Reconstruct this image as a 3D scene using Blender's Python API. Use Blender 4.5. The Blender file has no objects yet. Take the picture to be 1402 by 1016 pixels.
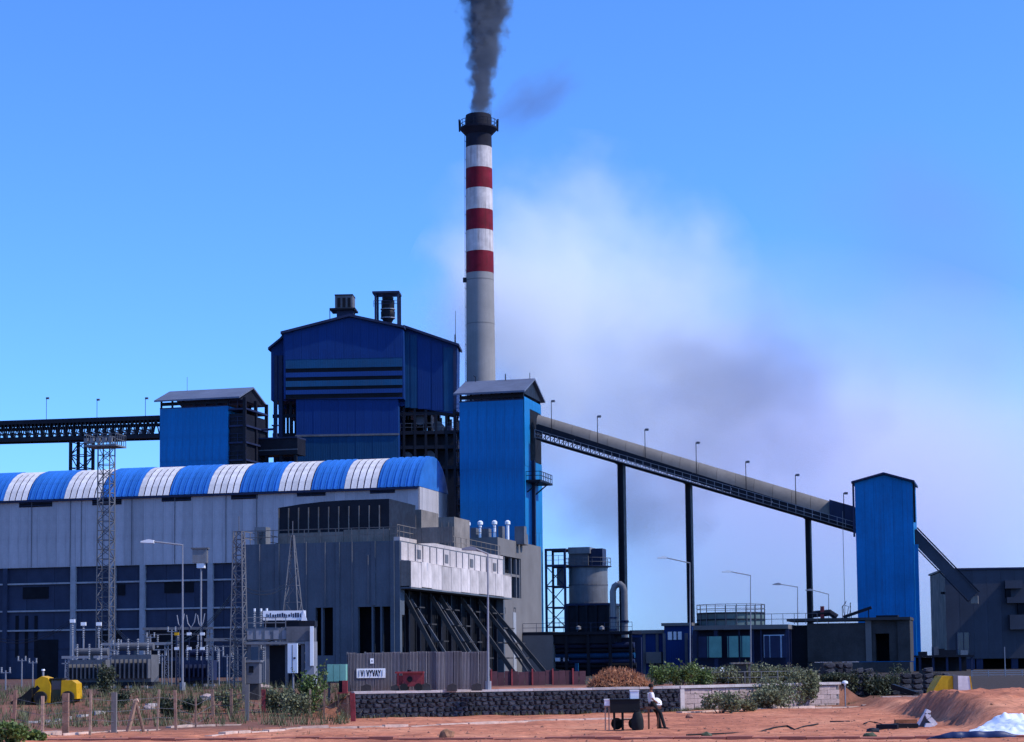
import bpy, bmesh, math, random
from mathutils import Vector, Matrix
R = math.radians
rnd = random.Random(7)
scene = bpy.context.scene
col = scene.collection

# ---------------------------------------------------------------- camera
FPX, SH, PITCH, ROLL = 2600.0, 192.4, R(4.5), R(-0.6)
CAM = Vector((0, 0, 3.0))
cd = bpy.data.cameras.new('camera')
cd.sensor_width = 36; cd.lens = FPX / 1402 * 36
cd.shift_y = SH / 1402
cd.clip_start = 0.5; cd.clip_end = 20000
cam = bpy.data.objects.new('camera', cd); col.objects.link(cam)
CR = Matrix.Rotation(R(90) + PITCH, 4, 'X') @ Matrix.Rotation(ROLL, 4, 'Z')
cam.matrix_world = Matrix.Translation(CAM) @ CR
scene.camera = cam

# ---------------------------------------------------------------- light
SUN_EL, SUN_DIR = R(46), Vector((0.975, -0.22, 0)).normalized()
world = bpy.data.worlds.new('World'); scene.world = world
world.use_nodes = True
wn = world.node_tree.nodes; wl = world.node_tree.links
bg = wn['Background']
sky = wn.new('ShaderNodeTexSky'); sky.sky_type = 'NISHITA'; sky.sun_disc = False
sky.sun_elevation = SUN_EL
sky.sun_rotation = math.atan2(SUN_DIR.x, SUN_DIR.y)
sky.altitude = 300; sky.air_density = 0.8; sky.dust_density = 0.9; sky.ozone_density = 10.0
tint = wn.new('ShaderNodeMix'); tint.data_type = 'RGBA'; tint.blend_type = 'MULTIPLY'
tint.inputs[0].default_value = 1.0
tint.inputs[7].default_value = (0.86, 1.2, 1.6, 1)
wl.new(sky.outputs[0], tint.inputs[6]); wl.new(tint.outputs[2], bg.inputs[0])
bg.inputs[1].default_value = 0.15
sd = bpy.data.lights.new('sun', 'SUN'); sd.energy = 3.4; sd.angle = R(0.5); sd.color = (1, 0.95, 0.88)
sun = bpy.data.objects.new('sun', sd); col.objects.link(sun)
sv = Vector((SUN_DIR.x * math.cos(SUN_EL), SUN_DIR.y * math.cos(SUN_EL), math.sin(SUN_EL)))
sun.rotation_euler = sv.to_track_quat('Z', 'Y').to_euler()
sun.location = (60, -20, 80)
scene.view_settings.view_transform = 'Standard'; scene.view_settings.look = 'None'
scene.view_settings.exposure = 0.35; scene.view_settings.gamma = 1.0
scene.cycles.max_bounces = 10; scene.cycles.volume_bounces = 10
scene.cycles.volume_step_rate = 1.5; scene.cycles.volume_max_steps = 256
scene.cycles.use_denoising = True

# ---------------------------------------------------------------- pixel to place
def ray(px, py):
    return (CR.to_3x3() @ Vector(((px - 701) / FPX, (508 - py + SH) / FPX, -1))).normalized()
def at(px, py, d):                       # the point of that direction at distance d into the scene
    r = ray(px, py); return CAM + r * (d / r.y)
def on_z(px, py, z):
    r = ray(px, py); return CAM + r * ((z - CAM.z) / r.z)
PZ = 1.4                                 # level of the plant yard above the lower ground
TH = R(15)                               # the plant's grid is turned 15 degrees
UX, VX = Vector((math.cos(TH), -math.sin(TH), 0)), Vector((math.sin(TH), math.cos(TH), 0))
class Frame:
    def __init__(s, px, d, z=PZ, py=905, th=TH):
        p = at(px, py, d); s.O = Vector((p.x, p.y, z)); s.th = th
        s.U = Vector((math.cos(th), -math.sin(th), 0)); s.V = Vector((math.sin(th), math.cos(th), 0))
    def uz(s, px, py, v=0.0):            # pixel -> local (u, z) on the plane v metres behind the front
        r = ray(px, py); n = s.V; o = s.O + n * v
        p = CAM + r * ((o - CAM).dot(n) / r.dot(n)); q = p - s.O
        return q.dot(s.U), q.z
    def vz(s, px, py, u=0.0):            # pixel -> local (v, z) on the side plane at u
        r = ray(px, py); n = s.U; o = s.O + n * u
        p = CAM + r * ((o - CAM).dot(n) / r.dot(n)); q = p - s.O
        return q.dot(s.V), q.z
    def u(s, px, py=905, v=0.0): return s.uz(px, py, v)[0]
    def z(s, px, py, v=0.0): return s.uz(px, py, v)[1]

# ---------------------------------------------------------------- objects
def setp(o, label=None, cat=None, group=None, kind=None):
    if label: o['label'] = label
    if cat: o['category'] = cat
    if group: o['group'] = group
    if kind: o['kind'] = kind
    return o
def thing(name, label, cat, loc=(0, 0, 0), rz=0.0, group=None):
    o = bpy.data.objects.new(name, None); col.objects.link(o)
    o.empty_display_size = 0.3
    o.location = loc; o.rotation_euler = (0, 0, rz)
    return setp(o, label, cat, group)
def fthing(name, label, cat, F, group=None):
    return thing(name, label, cat, F.O, -F.th, group)
def copy_tree(o, parent=None):
    c = o.copy(); col.objects.link(c); c.parent = parent
    for ch in list(o.children):
        copy_tree(ch, c)
    return c
def inst(name, mesh, parent, loc=(0, 0, 0), rot=(0, 0, 0), scale=(1, 1, 1)):
    o = bpy.data.objects.new(name, mesh); col.objects.link(o)
    o.parent = parent; o.location = loc; o.rotation_euler = rot; o.scale = scale
    return o
class MB:
    def __init__(s): s.v = []; s.f = []; s.sm = False
    def add(s, vs, fs):
        n = len(s.v); s.v += [tuple(p) for p in vs]; s.f += [tuple(i + n for i in f) for f in fs]; return s
    def box(s, x0, x1, y0, y1, z0, z1):
        return s.add([(x0, y0, z0), (x1, y0, z0), (x1, y1, z0), (x0, y1, z0), (x0, y0, z1), (x1, y0, z1), (x1, y1, z1), (x0, y1, z1)],
                     [(3, 2, 1, 0), (4, 5, 6, 7), (0, 1, 5, 4), (1, 2, 6, 5), (2, 3, 7, 6), (3, 0, 4, 7)])
    def prism(s, poly, y0, y1):           # polygon in (x, z), counter-clockwise, pushed from y0 to y1
        n = len(poly)
        vs = [(x, y0, z) for x, z in poly] + [(x, y1, z) for x, z in poly]
        fs = [tuple(range(n)), tuple(range(2 * n - 1, n - 1, -1))]
        fs += [((i + 1) % n, i, n + i, n + (i + 1) % n) for i in range(n)]
        return s.add(vs, fs)
    def prism_u(s, poly, x0, x1):         # polygon in (y, z) pushed along x
        n = len(poly)
        vs = [(x0, y, z) for y, z in poly] + [(x1, y, z) for y, z in poly]
        fs = [tuple(range(n - 1, -1, -1)), tuple(range(n, 2 * n))]
        fs += [(i, (i + 1) % n, n + (i + 1) % n, n + i) for i in range(n)]
        return s.add(vs, fs)
    def beam(s, p, q, w, h=None):
        p, q = Vector(p), Vector(q); h = h or w
        d = (q - p).normalized(); a = d.cross(Vector((0, 0, 1)))
        if a.length < 1e-3: a = Vector((1, 0, 0))
        a.normalize(); b = a.cross(d)
        a *= w / 2; b *= h / 2
        c = [p - a - b, p + a - b, p + a + b, p - a + b, q - a - b, q + a - b, q + a + b, q - a + b]
        return s.add(c, [(0, 3, 2, 1), (4, 5, 6, 7), (0, 1, 5, 4), (1, 2, 6, 5), (2, 3, 7, 6), (3, 0, 4, 7)][0:6])
    def tube(s, pts, r, n=8, cap=True):   # r: number or list
        pts = [Vector(p) for p in pts]; rs = r if isinstance(r, (list, tuple)) else [r] * len(pts)
        rings = []; ref = None
        for i, p in enumerate(pts):
            d = (pts[min(i + 1, len(pts) - 1)] - pts[max(i - 1, 0)]).normalized()
            if ref is None:
                ref = d.cross(Vector((0, 1, 0)))
                if ref.length < .1: ref = d.cross(Vector((1, 0, 0)))
            a = (ref - d * ref.dot(d)).normalized(); ref = a; b = d.cross(a)
            rings.append([p + (a * math.cos(t) + b * math.sin(t)) * rs[i] for t in [2 * math.pi * k / n for k in range(n)]])
        vs = [v for rg in rings for v in rg]; fs = []
        for i in range(len(pts) - 1):
            for k in range(n):
                fs.append((i * n + k, i * n + (k + 1) % n, (i + 1) * n + (k + 1) % n, (i + 1) * n + k))
        if cap: fs += [tuple(range(n - 1, -1, -1)), tuple((len(pts) - 1) * n + k for k in range(n))]
        return s.add(vs, fs)
    def lathe(s, prof, n=24, c=(0, 0), cap=True):   # profile (r, z) upwards
        vs = []; fs = []
        for r, z in prof:
            vs += [(c[0] + r * math.cos(2 * math.pi * k / n), c[1] + r * math.sin(2 * math.pi * k / n), z) for k in range(n)]
        for i in range(len(prof) - 1):
            for k in range(n):
                fs.append((i * n + k, i * n + (k + 1) % n, (i + 1) * n + (k + 1) % n, (i + 1) * n + k))
        if cap: fs += [tuple(range(n - 1, -1, -1)), tuple((len(prof) - 1) * n + k for k in range(n))]
        return s.add(vs, fs)
    def mesh(s, name, mat=None, smooth=False):
        m = bpy.data.meshes.new(name); m.from_pydata(s.v, [], s.f); m.update()
        if mat: m.materials.append(mat)
        if smooth:
            m.shade_smooth()
            m.set_sharp_from_angle(angle=R(40))
        return m
    def build(s, name, mat, parent=None, smooth=False, loc=None):
        o = bpy.data.objects.new(name, s.mesh(name, mat, smooth)); col.objects.link(o)
        if parent: o.parent = parent
        if loc: o.location = loc
        return o
def lattice(mb, corners0, corners1, n, w):   # bracing between two quads (bottom, top), n bays
    for i in range(n):
        t0, t1 = i / n, (i + 1) / n
        a = [Vector(p).lerp(Vector(q), t0) for p, q in zip(corners0, corners1)]
        b = [Vector(p).lerp(Vector(q), t1) for p, q in zip(corners0, corners1)]
        m = len(a)
        for k in range(m):
            if m == 2 and k: break
            k2 = (k + 1) % m
            mb.beam(b[k], b[k2], w)
            if (i + k) % 2: mb.beam(a[k], b[k2], w)
            else: mb.beam(a[k2], b[k], w)

# ---------------------------------------------------------------- materials
MATS = {}
def mat(name, c, rough=0.6, metal=0.0, var=0.25, scale=0.5, streak=0.0, dirt=None, ribs=0.0, rib_axis='X', rndv=0.0, bump=0.0, spec=0.15, fine=6.0):
    """painted or raw surface: blotchy tone, rain streaks running down, fine ribs as relief, tone per piece"""
    m = bpy.data.materials.new(name); m.use_nodes = True; MATS[name] = m
    nt = m.node_tree; N = nt.nodes; L = nt.links; b = N['Principled BSDF']
    b.inputs['Roughness'].default_value = rough; b.inputs['Metallic'].default_value = metal
    b.inputs['Specular IOR Level'].default_value = spec
    tc = N.new('ShaderNodeTexCoord')
    def noise(sc, det=4, vec=None, ro=.6):
        n = N.new('ShaderNodeTexNoise'); n.inputs['Scale'].default_value = sc; n.inputs['Detail'].default_value = det
        n.inputs['Roughness'].default_value = ro
        L.new(vec or tc.outputs['Object'], n.inputs['Vector']); return n.outputs['Fac']
    def rng(x, a, b_, c_, d_):
        n = N.new('ShaderNodeMapRange'); L.new(x, n.inputs[0])
        for i, q in enumerate((a, b_, c_, d_)): n.inputs[i + 1].default_value = q
        return n.outputs[0]
    def mul(x, y):
        n = N.new('ShaderNodeMath'); n.operation = 'MULTIPLY'; L.new(x, n.inputs[0])
        if isinstance(y, float): n.inputs[1].default_value = y
        else: L.new(y, n.inputs[1])
        return n.outputs[0]
    val = rng(noise(scale), .3, .7, 1 - var, 1 + var * .6)
    val = mul(val, rng(noise(fine, 3), .3, .7, 1 - var * .35, 1 + var * .25))
    if rndv:
        oi = N.new('ShaderNodeObjectInfo'); val = mul(val, rng(oi.outputs['Random'], 0, 1, 1 - rndv, 1 + rndv))
    mix = N.new('ShaderNodeMix'); mix.data_type = 'RGBA'; mix.blend_type = 'MULTIPLY'; mix.inputs[0].default_value = 1
    mix.inputs[6].default_value = (*c, 1); L.new(val, mix.inputs[7]); out = mix.outputs[2]
    if streak or dirt:
        mp = N.new('ShaderNodeMapping'); mp.inputs['Scale'].default_value = (2.6, 2.6, 0.10)
        L.new(tc.outputs['Object'], mp.inputs[0])
        st = mul(rng(noise(1.0, 5, mp.outputs[0], .7), .48, .72, 0, 1), rng(noise(.35, 3), .35, .65, .2, 1))
        m2 = N.new('ShaderNodeMix'); m2.data_type = 'RGBA'
        L.new(mul(st, float(streak or .5)), m2.inputs[0]); L.new(out, m2.inputs[6])
        m2.inputs[7].default_value = (*(dirt or (.05, .045, .05)), 1); out = m2.outputs[2]
    L.new(out, b.inputs['Base Color'])
    h = None
    if ribs:
        w = N.new('ShaderNodeTexWave'); w.bands_direction = rib_axis; w.inputs['Scale'].default_value = 0.314 / ribs
        w.inputs['Distortion'].default_value = 0
        L.new(tc.outputs['Object'], w.inputs['Vector'])
        bp = N.new('ShaderNodeBump'); bp.inputs['Strength'].default_value = .22; bp.inputs['Distance'].default_value = .05
        L.new(w.outputs['Fac'], bp.inputs['Height']); h = bp
    if bump:
        bp = N.new('ShaderNodeBump'); bp.inputs['Strength'].default_value = .6; bp.inputs['Distance'].default_value = bump
        L.new(noise(fine, 6), bp.inputs['Height'])
        if h: L.new(h.outputs[0], bp.inputs['Normal'])
        h = bp
    if h: L.new(h.outputs[0], b.inputs['Normal'])
    L.new(rng(noise(scale * 3), .3, .7, max(.05, rough - .1), min(1, rough + .12)), b.inputs['Roughness'])
    return m
M = MATS
mat('tower_blue', (.001, .165, .42), .6, spec=.2, var=.28, scale=.16, streak=.7, dirt=(.015, .075, .18), ribs=.22, rndv=.06)
mat('boiler_blue', (.001, .03, .145), .6, spec=.2, var=.2, scale=.1, streak=.3, dirt=(.01, .02, .08), ribs=.25, rndv=.05)
mat('boiler_teal', (.002, .05, .13), .6, spec=.2, var=.2, scale=.2, streak=.25, ribs=.25, rndv=.06)
mat('steel_dark', (.011, .012, .02), .55, var=.3, scale=.6)
mat('steel_navy', (.02, .028, .07), .5, var=.3, scale=.5, streak=.2)
mat('roof_slate', (.13, .145, .2), .5, metal=.1, var=.2, scale=.3, streak=.2)
mat('sheet_white', (.76, .70, .68), .45, var=.25, scale=.7, streak=.5, dirt=(.35, .25, .22), rndv=.13)
mat('sheet_blue', (.03, .16, .5), .45, var=.2, scale=.6, streak=.3, dirt=(.02, .07, .24), rndv=.12)
mat('roof_under', (.05, .07, .16), .7)
mat('hall_clad', (.45, .42, .44), .6, var=.2, scale=.3, streak=.85, dirt=(.13, .12, .14), ribs=.18, rndv=.13)
mat('hall_blue', (.032, .043, .078), .6, var=.3, scale=.3, streak=.4, dirt=(.02, .025, .06), rndv=.07)
mat('column_white', (.34, .34, .36), .6, var=.2, streak=.4)
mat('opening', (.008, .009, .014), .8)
mat('concrete_dark', (.10, .118, .145), .85, var=.25, scale=.25, streak=.6, dirt=(.05, .055, .075), bump=.02)
mat('concrete_grey', (.165, .15, .145), .85, var=.16, scale=.3, streak=.35, dirt=(.14, .13, .14), bump=.02)
mat('concrete_sooty', (.06, .055, .055), .9, var=.35, scale=.5, streak=.6, dirt=(.03, .03, .035), bump=.03)
mat('concrete_light', (.48, .42, .40), .9, var=.2, scale=.7, streak=.4, dirt=(.2, .16, .15), bump=.03, rndv=.1)
mat('clad_white', (.55, .47, .44), .6, var=.25, scale=.6, streak=.7, dirt=(.22, .19, .18), ribs=.2, rib_axis='Y', rndv=.2)
mat('clad_rust', (.20, .17, .15), .8, var=.3, scale=.6, streak=.6, dirt=(.08, .07, .06), ribs=.25, rndv=.12)
mat('chimney_concrete', (.27, .25, .24), .85, var=.14, scale=.25, streak=.4, dirt=(.14, .14, .15), bump=.02)
mat('chimney_white', (.60, .53, .51), .7, var=.25, scale=.6, streak=1.0, dirt=(.16, .115, .115))
mat('chimney_red', (.19, .008, .022), .7, var=.35, scale=.6, streak=.8, dirt=(.06, .008, .014))
mat('chimney_black', (.018, .018, .03), .8, var=.3)
mat('conveyor_cover', (.17, .15, .135), .6, var=.2, scale=.5, streak=.3, dirt=(.1, .09, .09), rndv=.08)
mat('galvanised', (.26, .26, .29), .55, metal=.2, var=.2)
mat('steel_grey', (.13, .13, .145), .6, var=.3, streak=.4)
mat('silo_grey', (.2, .2, .215), .45, metal=.3, var=.2, streak=.4)
mat('tank_green', (.11, .16, .16), .6, var=.2, streak=.4)
mat('panel_green', (.16, .36, .30), .5, var=.2, rndv=.1)
mat('glass', (.03, .04, .07), .08, var=.1, spec=.6)
mat('paint_white', (.8, .8, .82), .5, var=.08, streak=.2, dirt=(.4, .38, .38))
mat('panel_pale', (.55, .62, .72), .45, var=.08, streak=.15)
mat('paint_black', (.012, .012, .014), .5)
mat('yellow', (.62, .33, .01), .45, var=.18, scale=1.2, streak=.3, dirt=(.2, .1, .03))
mat('rubber', (.02, .02, .021), .85)
mat('red_paint', (.24, .04, .045), .6, var=.3, scale=1.5, streak=.4, dirt=(.12, .05, .04))
mat('brown_fence', (.085, .035, .045), .8, var=.3, scale=1, streak=.4, rndv=.15)
mat('fence_sheet', (.22, .2, .215), .7, var=.2, scale=.8, streak=.6, dirt=(.09, .08, .085), ribs=.12, rndv=.14)
mat('grey_clad', (.055, .06, .08), .6, var=.25, scale=.2, streak=.4, rndv=.07)
mat('stone', (.045, .045, .058), .85, var=.45, scale=3, bump=.05, rndv=.4, fine=14)
mat('mortar', (.2, .185, .185), .95, var=.35, scale=2, bump=.04, fine=18)
mat('block', (.40, .30, .28), .9, var=.25, scale=2, bump=.03, rndv=.12, fine=16)
mat('coping', (.46, .40, .39), .85, var=.25, scale=1.2, bump=.03, rndv=.12)
mat('kerb', (.5, .36, .29), .85, var=.3, scale=1.5, bump=.03, rndv=.18, streak=.2, dirt=(.3, .14, .1))
mat('post_wood', (.26, .15, .11), .85, var=.3, scale=3, rndv=.25, bump=.02)
mat('post_pale', (.42, .27, .19), .85, var=.3, scale=3, rndv=.2, bump=.02)
mat('wood_brown', (.22, .10, .055), .8, var=.3, scale=4, bump=.02, rndv=.2)
mat('insulator', (.3, .3, .32), .3, spec=.4, var=.2)
mat('straw', (.30, .15, .085), .9, var=.4, scale=3, rndv=.1)
mat('plastic_white', (.82, .84, .9), .35, var=.06, scale=1)
mat('plastic_blue', (.02, .035, .10), .4, var=.2)
mat('cloth_white', (.75, .72, .72), .9, var=.1, scale=4)
mat('cloth_dark', (.018, .02, .022), .9, var=.3, scale=4)
mat('skin', (.22, .09, .05), .6, var=.1)
mat('hair', (.012, .01, .01), .7)
mat('bark', (.12, .08, .06), .9, var=.3, scale=5)
def leaf_mat(name, c, v=.5):
    m = bpy.data.materials.new(name); m.use_nodes = True; MATS[name] = m
    N = m.node_tree.nodes; L = m.node_tree.links; b = N['Principled BSDF']; b.inputs['Roughness'].default_value = .6
    g = N.new('ShaderNodeNewGeometry'); r = N.new('ShaderNodeValToRGB')
    r.color_ramp.elements[0].color = (c[0] * (1 - v), c[1] * (1 - v), c[2] * (1 - v), 1)
    r.color_ramp.elements[1].color = (c[0] * (1 + v), c[1] * (1 + v), c[2] * (1 + v * .6), 1)
    L.new(g.outputs['Random Per Island'], r.inputs[0]); L.new(r.outputs[0], b.inputs['Base Color'])
    t = N.new('ShaderNodeBsdfTranslucent'); L.new(r.outputs[0], t.inputs[0])
    mx = N.new('ShaderNodeMixShader'); mx.inputs[0].default_value = .25
    L.new(b.outputs[0], mx.inputs[1]); L.new(t.outputs[0], mx.inputs[2])
    L.new(mx.outputs[0], N['Material Output'].inputs[0])
leaf_mat('leaf_green', (.10, .145, .035)); leaf_mat('leaf_grey', (.15, .155, .085)); leaf_mat('leaf_dark', (.05, .06, .032))
leaf_mat('grass', (.11, .115, .05)); leaf_mat('dead_leaf', (.5, .23, .13), .55)
def earth_mat():
    m = bpy.data.materials.new('earth'); m.use_nodes = True; MATS['earth'] = m
    N = m.node_tree.nodes; L = m.node_tree.links; b = N['Principled BSDF']
    b.inputs['Roughness'].default_value = .95; b.inputs['Specular IOR Level'].default_value = .15
    tc = N.new('ShaderNodeTexCoord')
    def noise(sc, det=6):
        n = N.new('ShaderNodeTexNoise'); n.inputs['Scale'].default_value = sc; n.inputs['Detail'].default_value = det
        n.inputs['Roughness'].default_value = .65
        L.new(tc.outputs['Object'], n.inputs['Vector']); return n.outputs['Fac']
    r = N.new('ShaderNodeValToRGB'); e = r.color_ramp.elements
    e[0].position = .3; e[0].color = (.27, .09, .052, 1); e[1].position = .75; e[1].color = (.66, .29, .165, 1)
    x = e.new(.5); x.color = (.52, .185, .098, 1)
    L.new(noise(.16), r.inputs[0])
    r2 = N.new('ShaderNodeMapRange'); r2.inputs[1].default_value = .3; r2.inputs[2].default_value = .72
    r2.inputs[3].default_value = .5; r2.inputs[4].default_value = 1.3; L.new(noise(1.7, 8), r2.inputs[0])
    mx = N.new('ShaderNodeMix'); mx.data_type = 'RGBA'; mx.blend_type = 'MULTIPLY'; mx.inputs[0].default_value = 1
    L.new(r.outputs[0], mx.inputs[6]); L.new(r2.outputs[0], mx.inputs[7])
    # dry grey yard far behind, red earth near: by the place on the ground
    sep = N.new('ShaderNodeSeparateXYZ'); L.new(tc.outputs['Object'], sep.inputs[0])
    f = N.new('ShaderNodeMapRange'); f.inputs[1].default_value = 108; f.inputs[2].default_value = 128; L.new(sep.outputs[1], f.inputs[0])
    m2 = N.new('ShaderNodeMix'); m2.data_type = 'RGBA'; L.new(f.outputs[0], m2.inputs[0])
    L.new(mx.outputs[2], m2.inputs[6]); m2.inputs[7].default_value = (.045, .034, .03, 1)
    # darker overgrown soil round the substation fence, left of the stone wall
    fx = N.new('ShaderNodeMapRange'); fx.inputs[1].default_value = -7.5; fx.inputs[2].default_value = -11; L.new(sep.outputs[0], fx.inputs[0])
    wob = N.new('ShaderNodeMath'); wob.operation = 'MULTIPLY_ADD'; L.new(noise(.5, 4), wob.inputs[0]); wob.inputs[1].default_value = 9; L.new(sep.outputs[1], wob.inputs[2])
    fy = N.new('ShaderNodeMapRange'); fy.inputs[1].default_value = 88; fy.inputs[2].default_value = 95; L.new(wob.outputs[0], fy.inputs[0])
    fm = N.new('ShaderNodeMath'); fm.operation = 'MULTIPLY'; L.new(fx.outputs[0], fm.inputs[0]); L.new(fy.outputs[0], fm.inputs[1])
    f2 = N.new('ShaderNodeMath'); f2.operation = 'MULTIPLY'; L.new(fm.outputs[0], f2.inputs[0]); f2.inputs[1].default_value = .8
    m3 = N.new('ShaderNodeMix'); m3.data_type = 'RGBA'; L.new(f2.outputs[0], m3.inputs[0]); L.new(m2.outputs[2], m3.inputs[6]); m3.inputs[7].default_value = (.12, .06, .045, 1)
    L.new(m3.outputs[2], b.inputs['Base Color'])
    bp = N.new('ShaderNodeBump'); bp.inputs['Strength'].default_value = .6; bp.inputs['Distance'].default_value = .10
    L.new(noise(2.5, 9), bp.inputs['Height']); L.new(bp.outputs[0], b.inputs['Normal'])
earth_mat()
# ---------------------------------------------------------------- ground
from mathutils import noise as mnoise
W0, W1, W2 = on_z(484, 984, 0), on_z(930, 974, 0), on_z(1150, 966, 0)     # foot of the stone wall, of the block wall
def wall_y(x):
    if x < W1.x: return W0.y + (W1.y - W0.y) * (x - W0.x) / (W1.x - W0.x)
    return W1.y + (W2.y - W1.y) * (x - W1.x) / (W2.x - W1.x)
def sstep(a, b, x):
    t = max(0, min(1, (x - a) / (b - a))); return t * t * (3 - 2 * t)
MOUND = on_z(1400, 985, 0.3)
def ground_z(x, y):
    wy = wall_y(min(max(x, W0.x), W2.x + 2))
    off = y - wy
    sharp = sstep(0.1, .4, off)
    soft = .95 * sstep(-10, 22, off) + .45 * sstep(10, 40, off)
    a = sstep(W0.x - 2.5, W0.x + .3, x) * (1 - sstep(W2.x - .2, W2.x + 2.0, x))
    z = PZ * (a * sharp + (1 - a) * min(1, soft))
    mo = 1.28 * sstep(18.9 + .07 * (y - 84), 20.3 + .07 * (y - 84), x) * sstep(69, 86, y) * (1 - .6 * sstep(96, 106, y))
    z = max(z, mo * (1 + .12 * mnoise.noise((x * .5, y * .3, 8)) + .10 * mnoise.noise((x * 1.7, y * .9, 2)) + .06 * mnoise.noise((x * 4.1, y * 2.3, 6))))
    k = 1 if y < 130 else .3
    z += k * .10 * mnoise.noise((x * .35, y * .22, 0)) + k * .035 * mnoise.noise((x * 1.3, y * .8, 4)) if off < 0.05 or a < .5 else 0
    if off < -.3 and y > 68:
        for c in (79.0, 80.7, 88.5, 90.1): z -= .05 * math.exp(-((y - c - 1.2 * math.sin(x * .05)) / .28) ** 2)
        z += .03 * mnoise.noise((x * 3.1, y * 2.2, 9))
    return z
def build_ground():
    xs = [-6000, -2000, -700, -260, -140, -90] + [-60 + i * 1.5 for i in range(17)] + [-35 + i * .5 for i in range(141)] + [36 + i * 2 for i in range(14)] + [90, 140, 260, 700, 2000, 6000]
    offs = [-140, -95, -75] + [-60 + i * 1.0 for i in range(20)] + [-40 + i * .25 for i in range(158)] + [-.5, -.2, .05, .12, .25, .42, .6, 1, 2, 3.5, 5, 7] + [9 + i * 2.5 for i in range(16)] + [55, 70, 90, 120, 170, 250, 500, 1200, 3000, 8000]
    vs = []; fs = []
    for o in offs:
        for x in xs:
            xx = min(max(x, W0.x - 30), W2.x + 10)
            y = wall_y(xx) + o
            vs.append((x, y, ground_z(x, y)))
    n = len(xs)
    for j in range(len(offs) - 1):
        for i in range(n - 1):
            fs.append((j * n + i, j * n + i + 1, (j + 1) * n + i + 1, (j + 1) * n + i))
    m = MB().add(vs, fs)
    o = m.build('ground', M['earth'], smooth=True); setp(o, kind='structure'); return o
build_ground()
# ---------------------------------------------------------------- helpers for clad buildings
def clad(root, u0, u1, z0, z1, v, w, m, name='cladding_sheet', t=.06, gap=.012, side=None):
    """sheets side by side; front sheets face -v, side sheets (side = u) stand on the plane u and run along v"""
    n = max(1, round((u1 - u0) / w)); w = (u1 - u0) / n
    tiers = max(1, round((z1 - z0) / 7.5)) if m.name in ('tower_blue', 'hall_clad') else 1
    for k in range(tiers):
        za, zb = z0 + (z1 - z0) * k / tiers, z0 + (z1 - z0) * (k + 1) / tiers - (.015 if k < tiers - 1 else 0)
        mb = MB(); o = .012 * k
        if side is None: mb.box(0, w - gap, -o, t - o, za, zb)
        else: mb.box(o, t + o, 0, w - gap, za, zb)
        me = mb.mesh(name, m)
        for i in range(n):
            j = rnd.uniform(-.012, .012)
            inst(name, me, root, (u0 + i * w, v + j, 0) if side is None else (side + j, u0 + i * w, 0))
def rail(mb, pts, h=1.1, post=1.6, w=.05):
    for p, q in zip(pts, pts[1:]):
        p, q = Vector(p), Vector(q); n = max(1, round((q - p).length / post))
        for k in range(n + 1):
            a = p.lerp(q, k / n); mb.beam(a, a + Vector((0, 0, h)), w)
        for f in (.5, 1): mb.beam(p + Vector((0, 0, h * f)), q + Vector((0, 0, h * f)), w)

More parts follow.
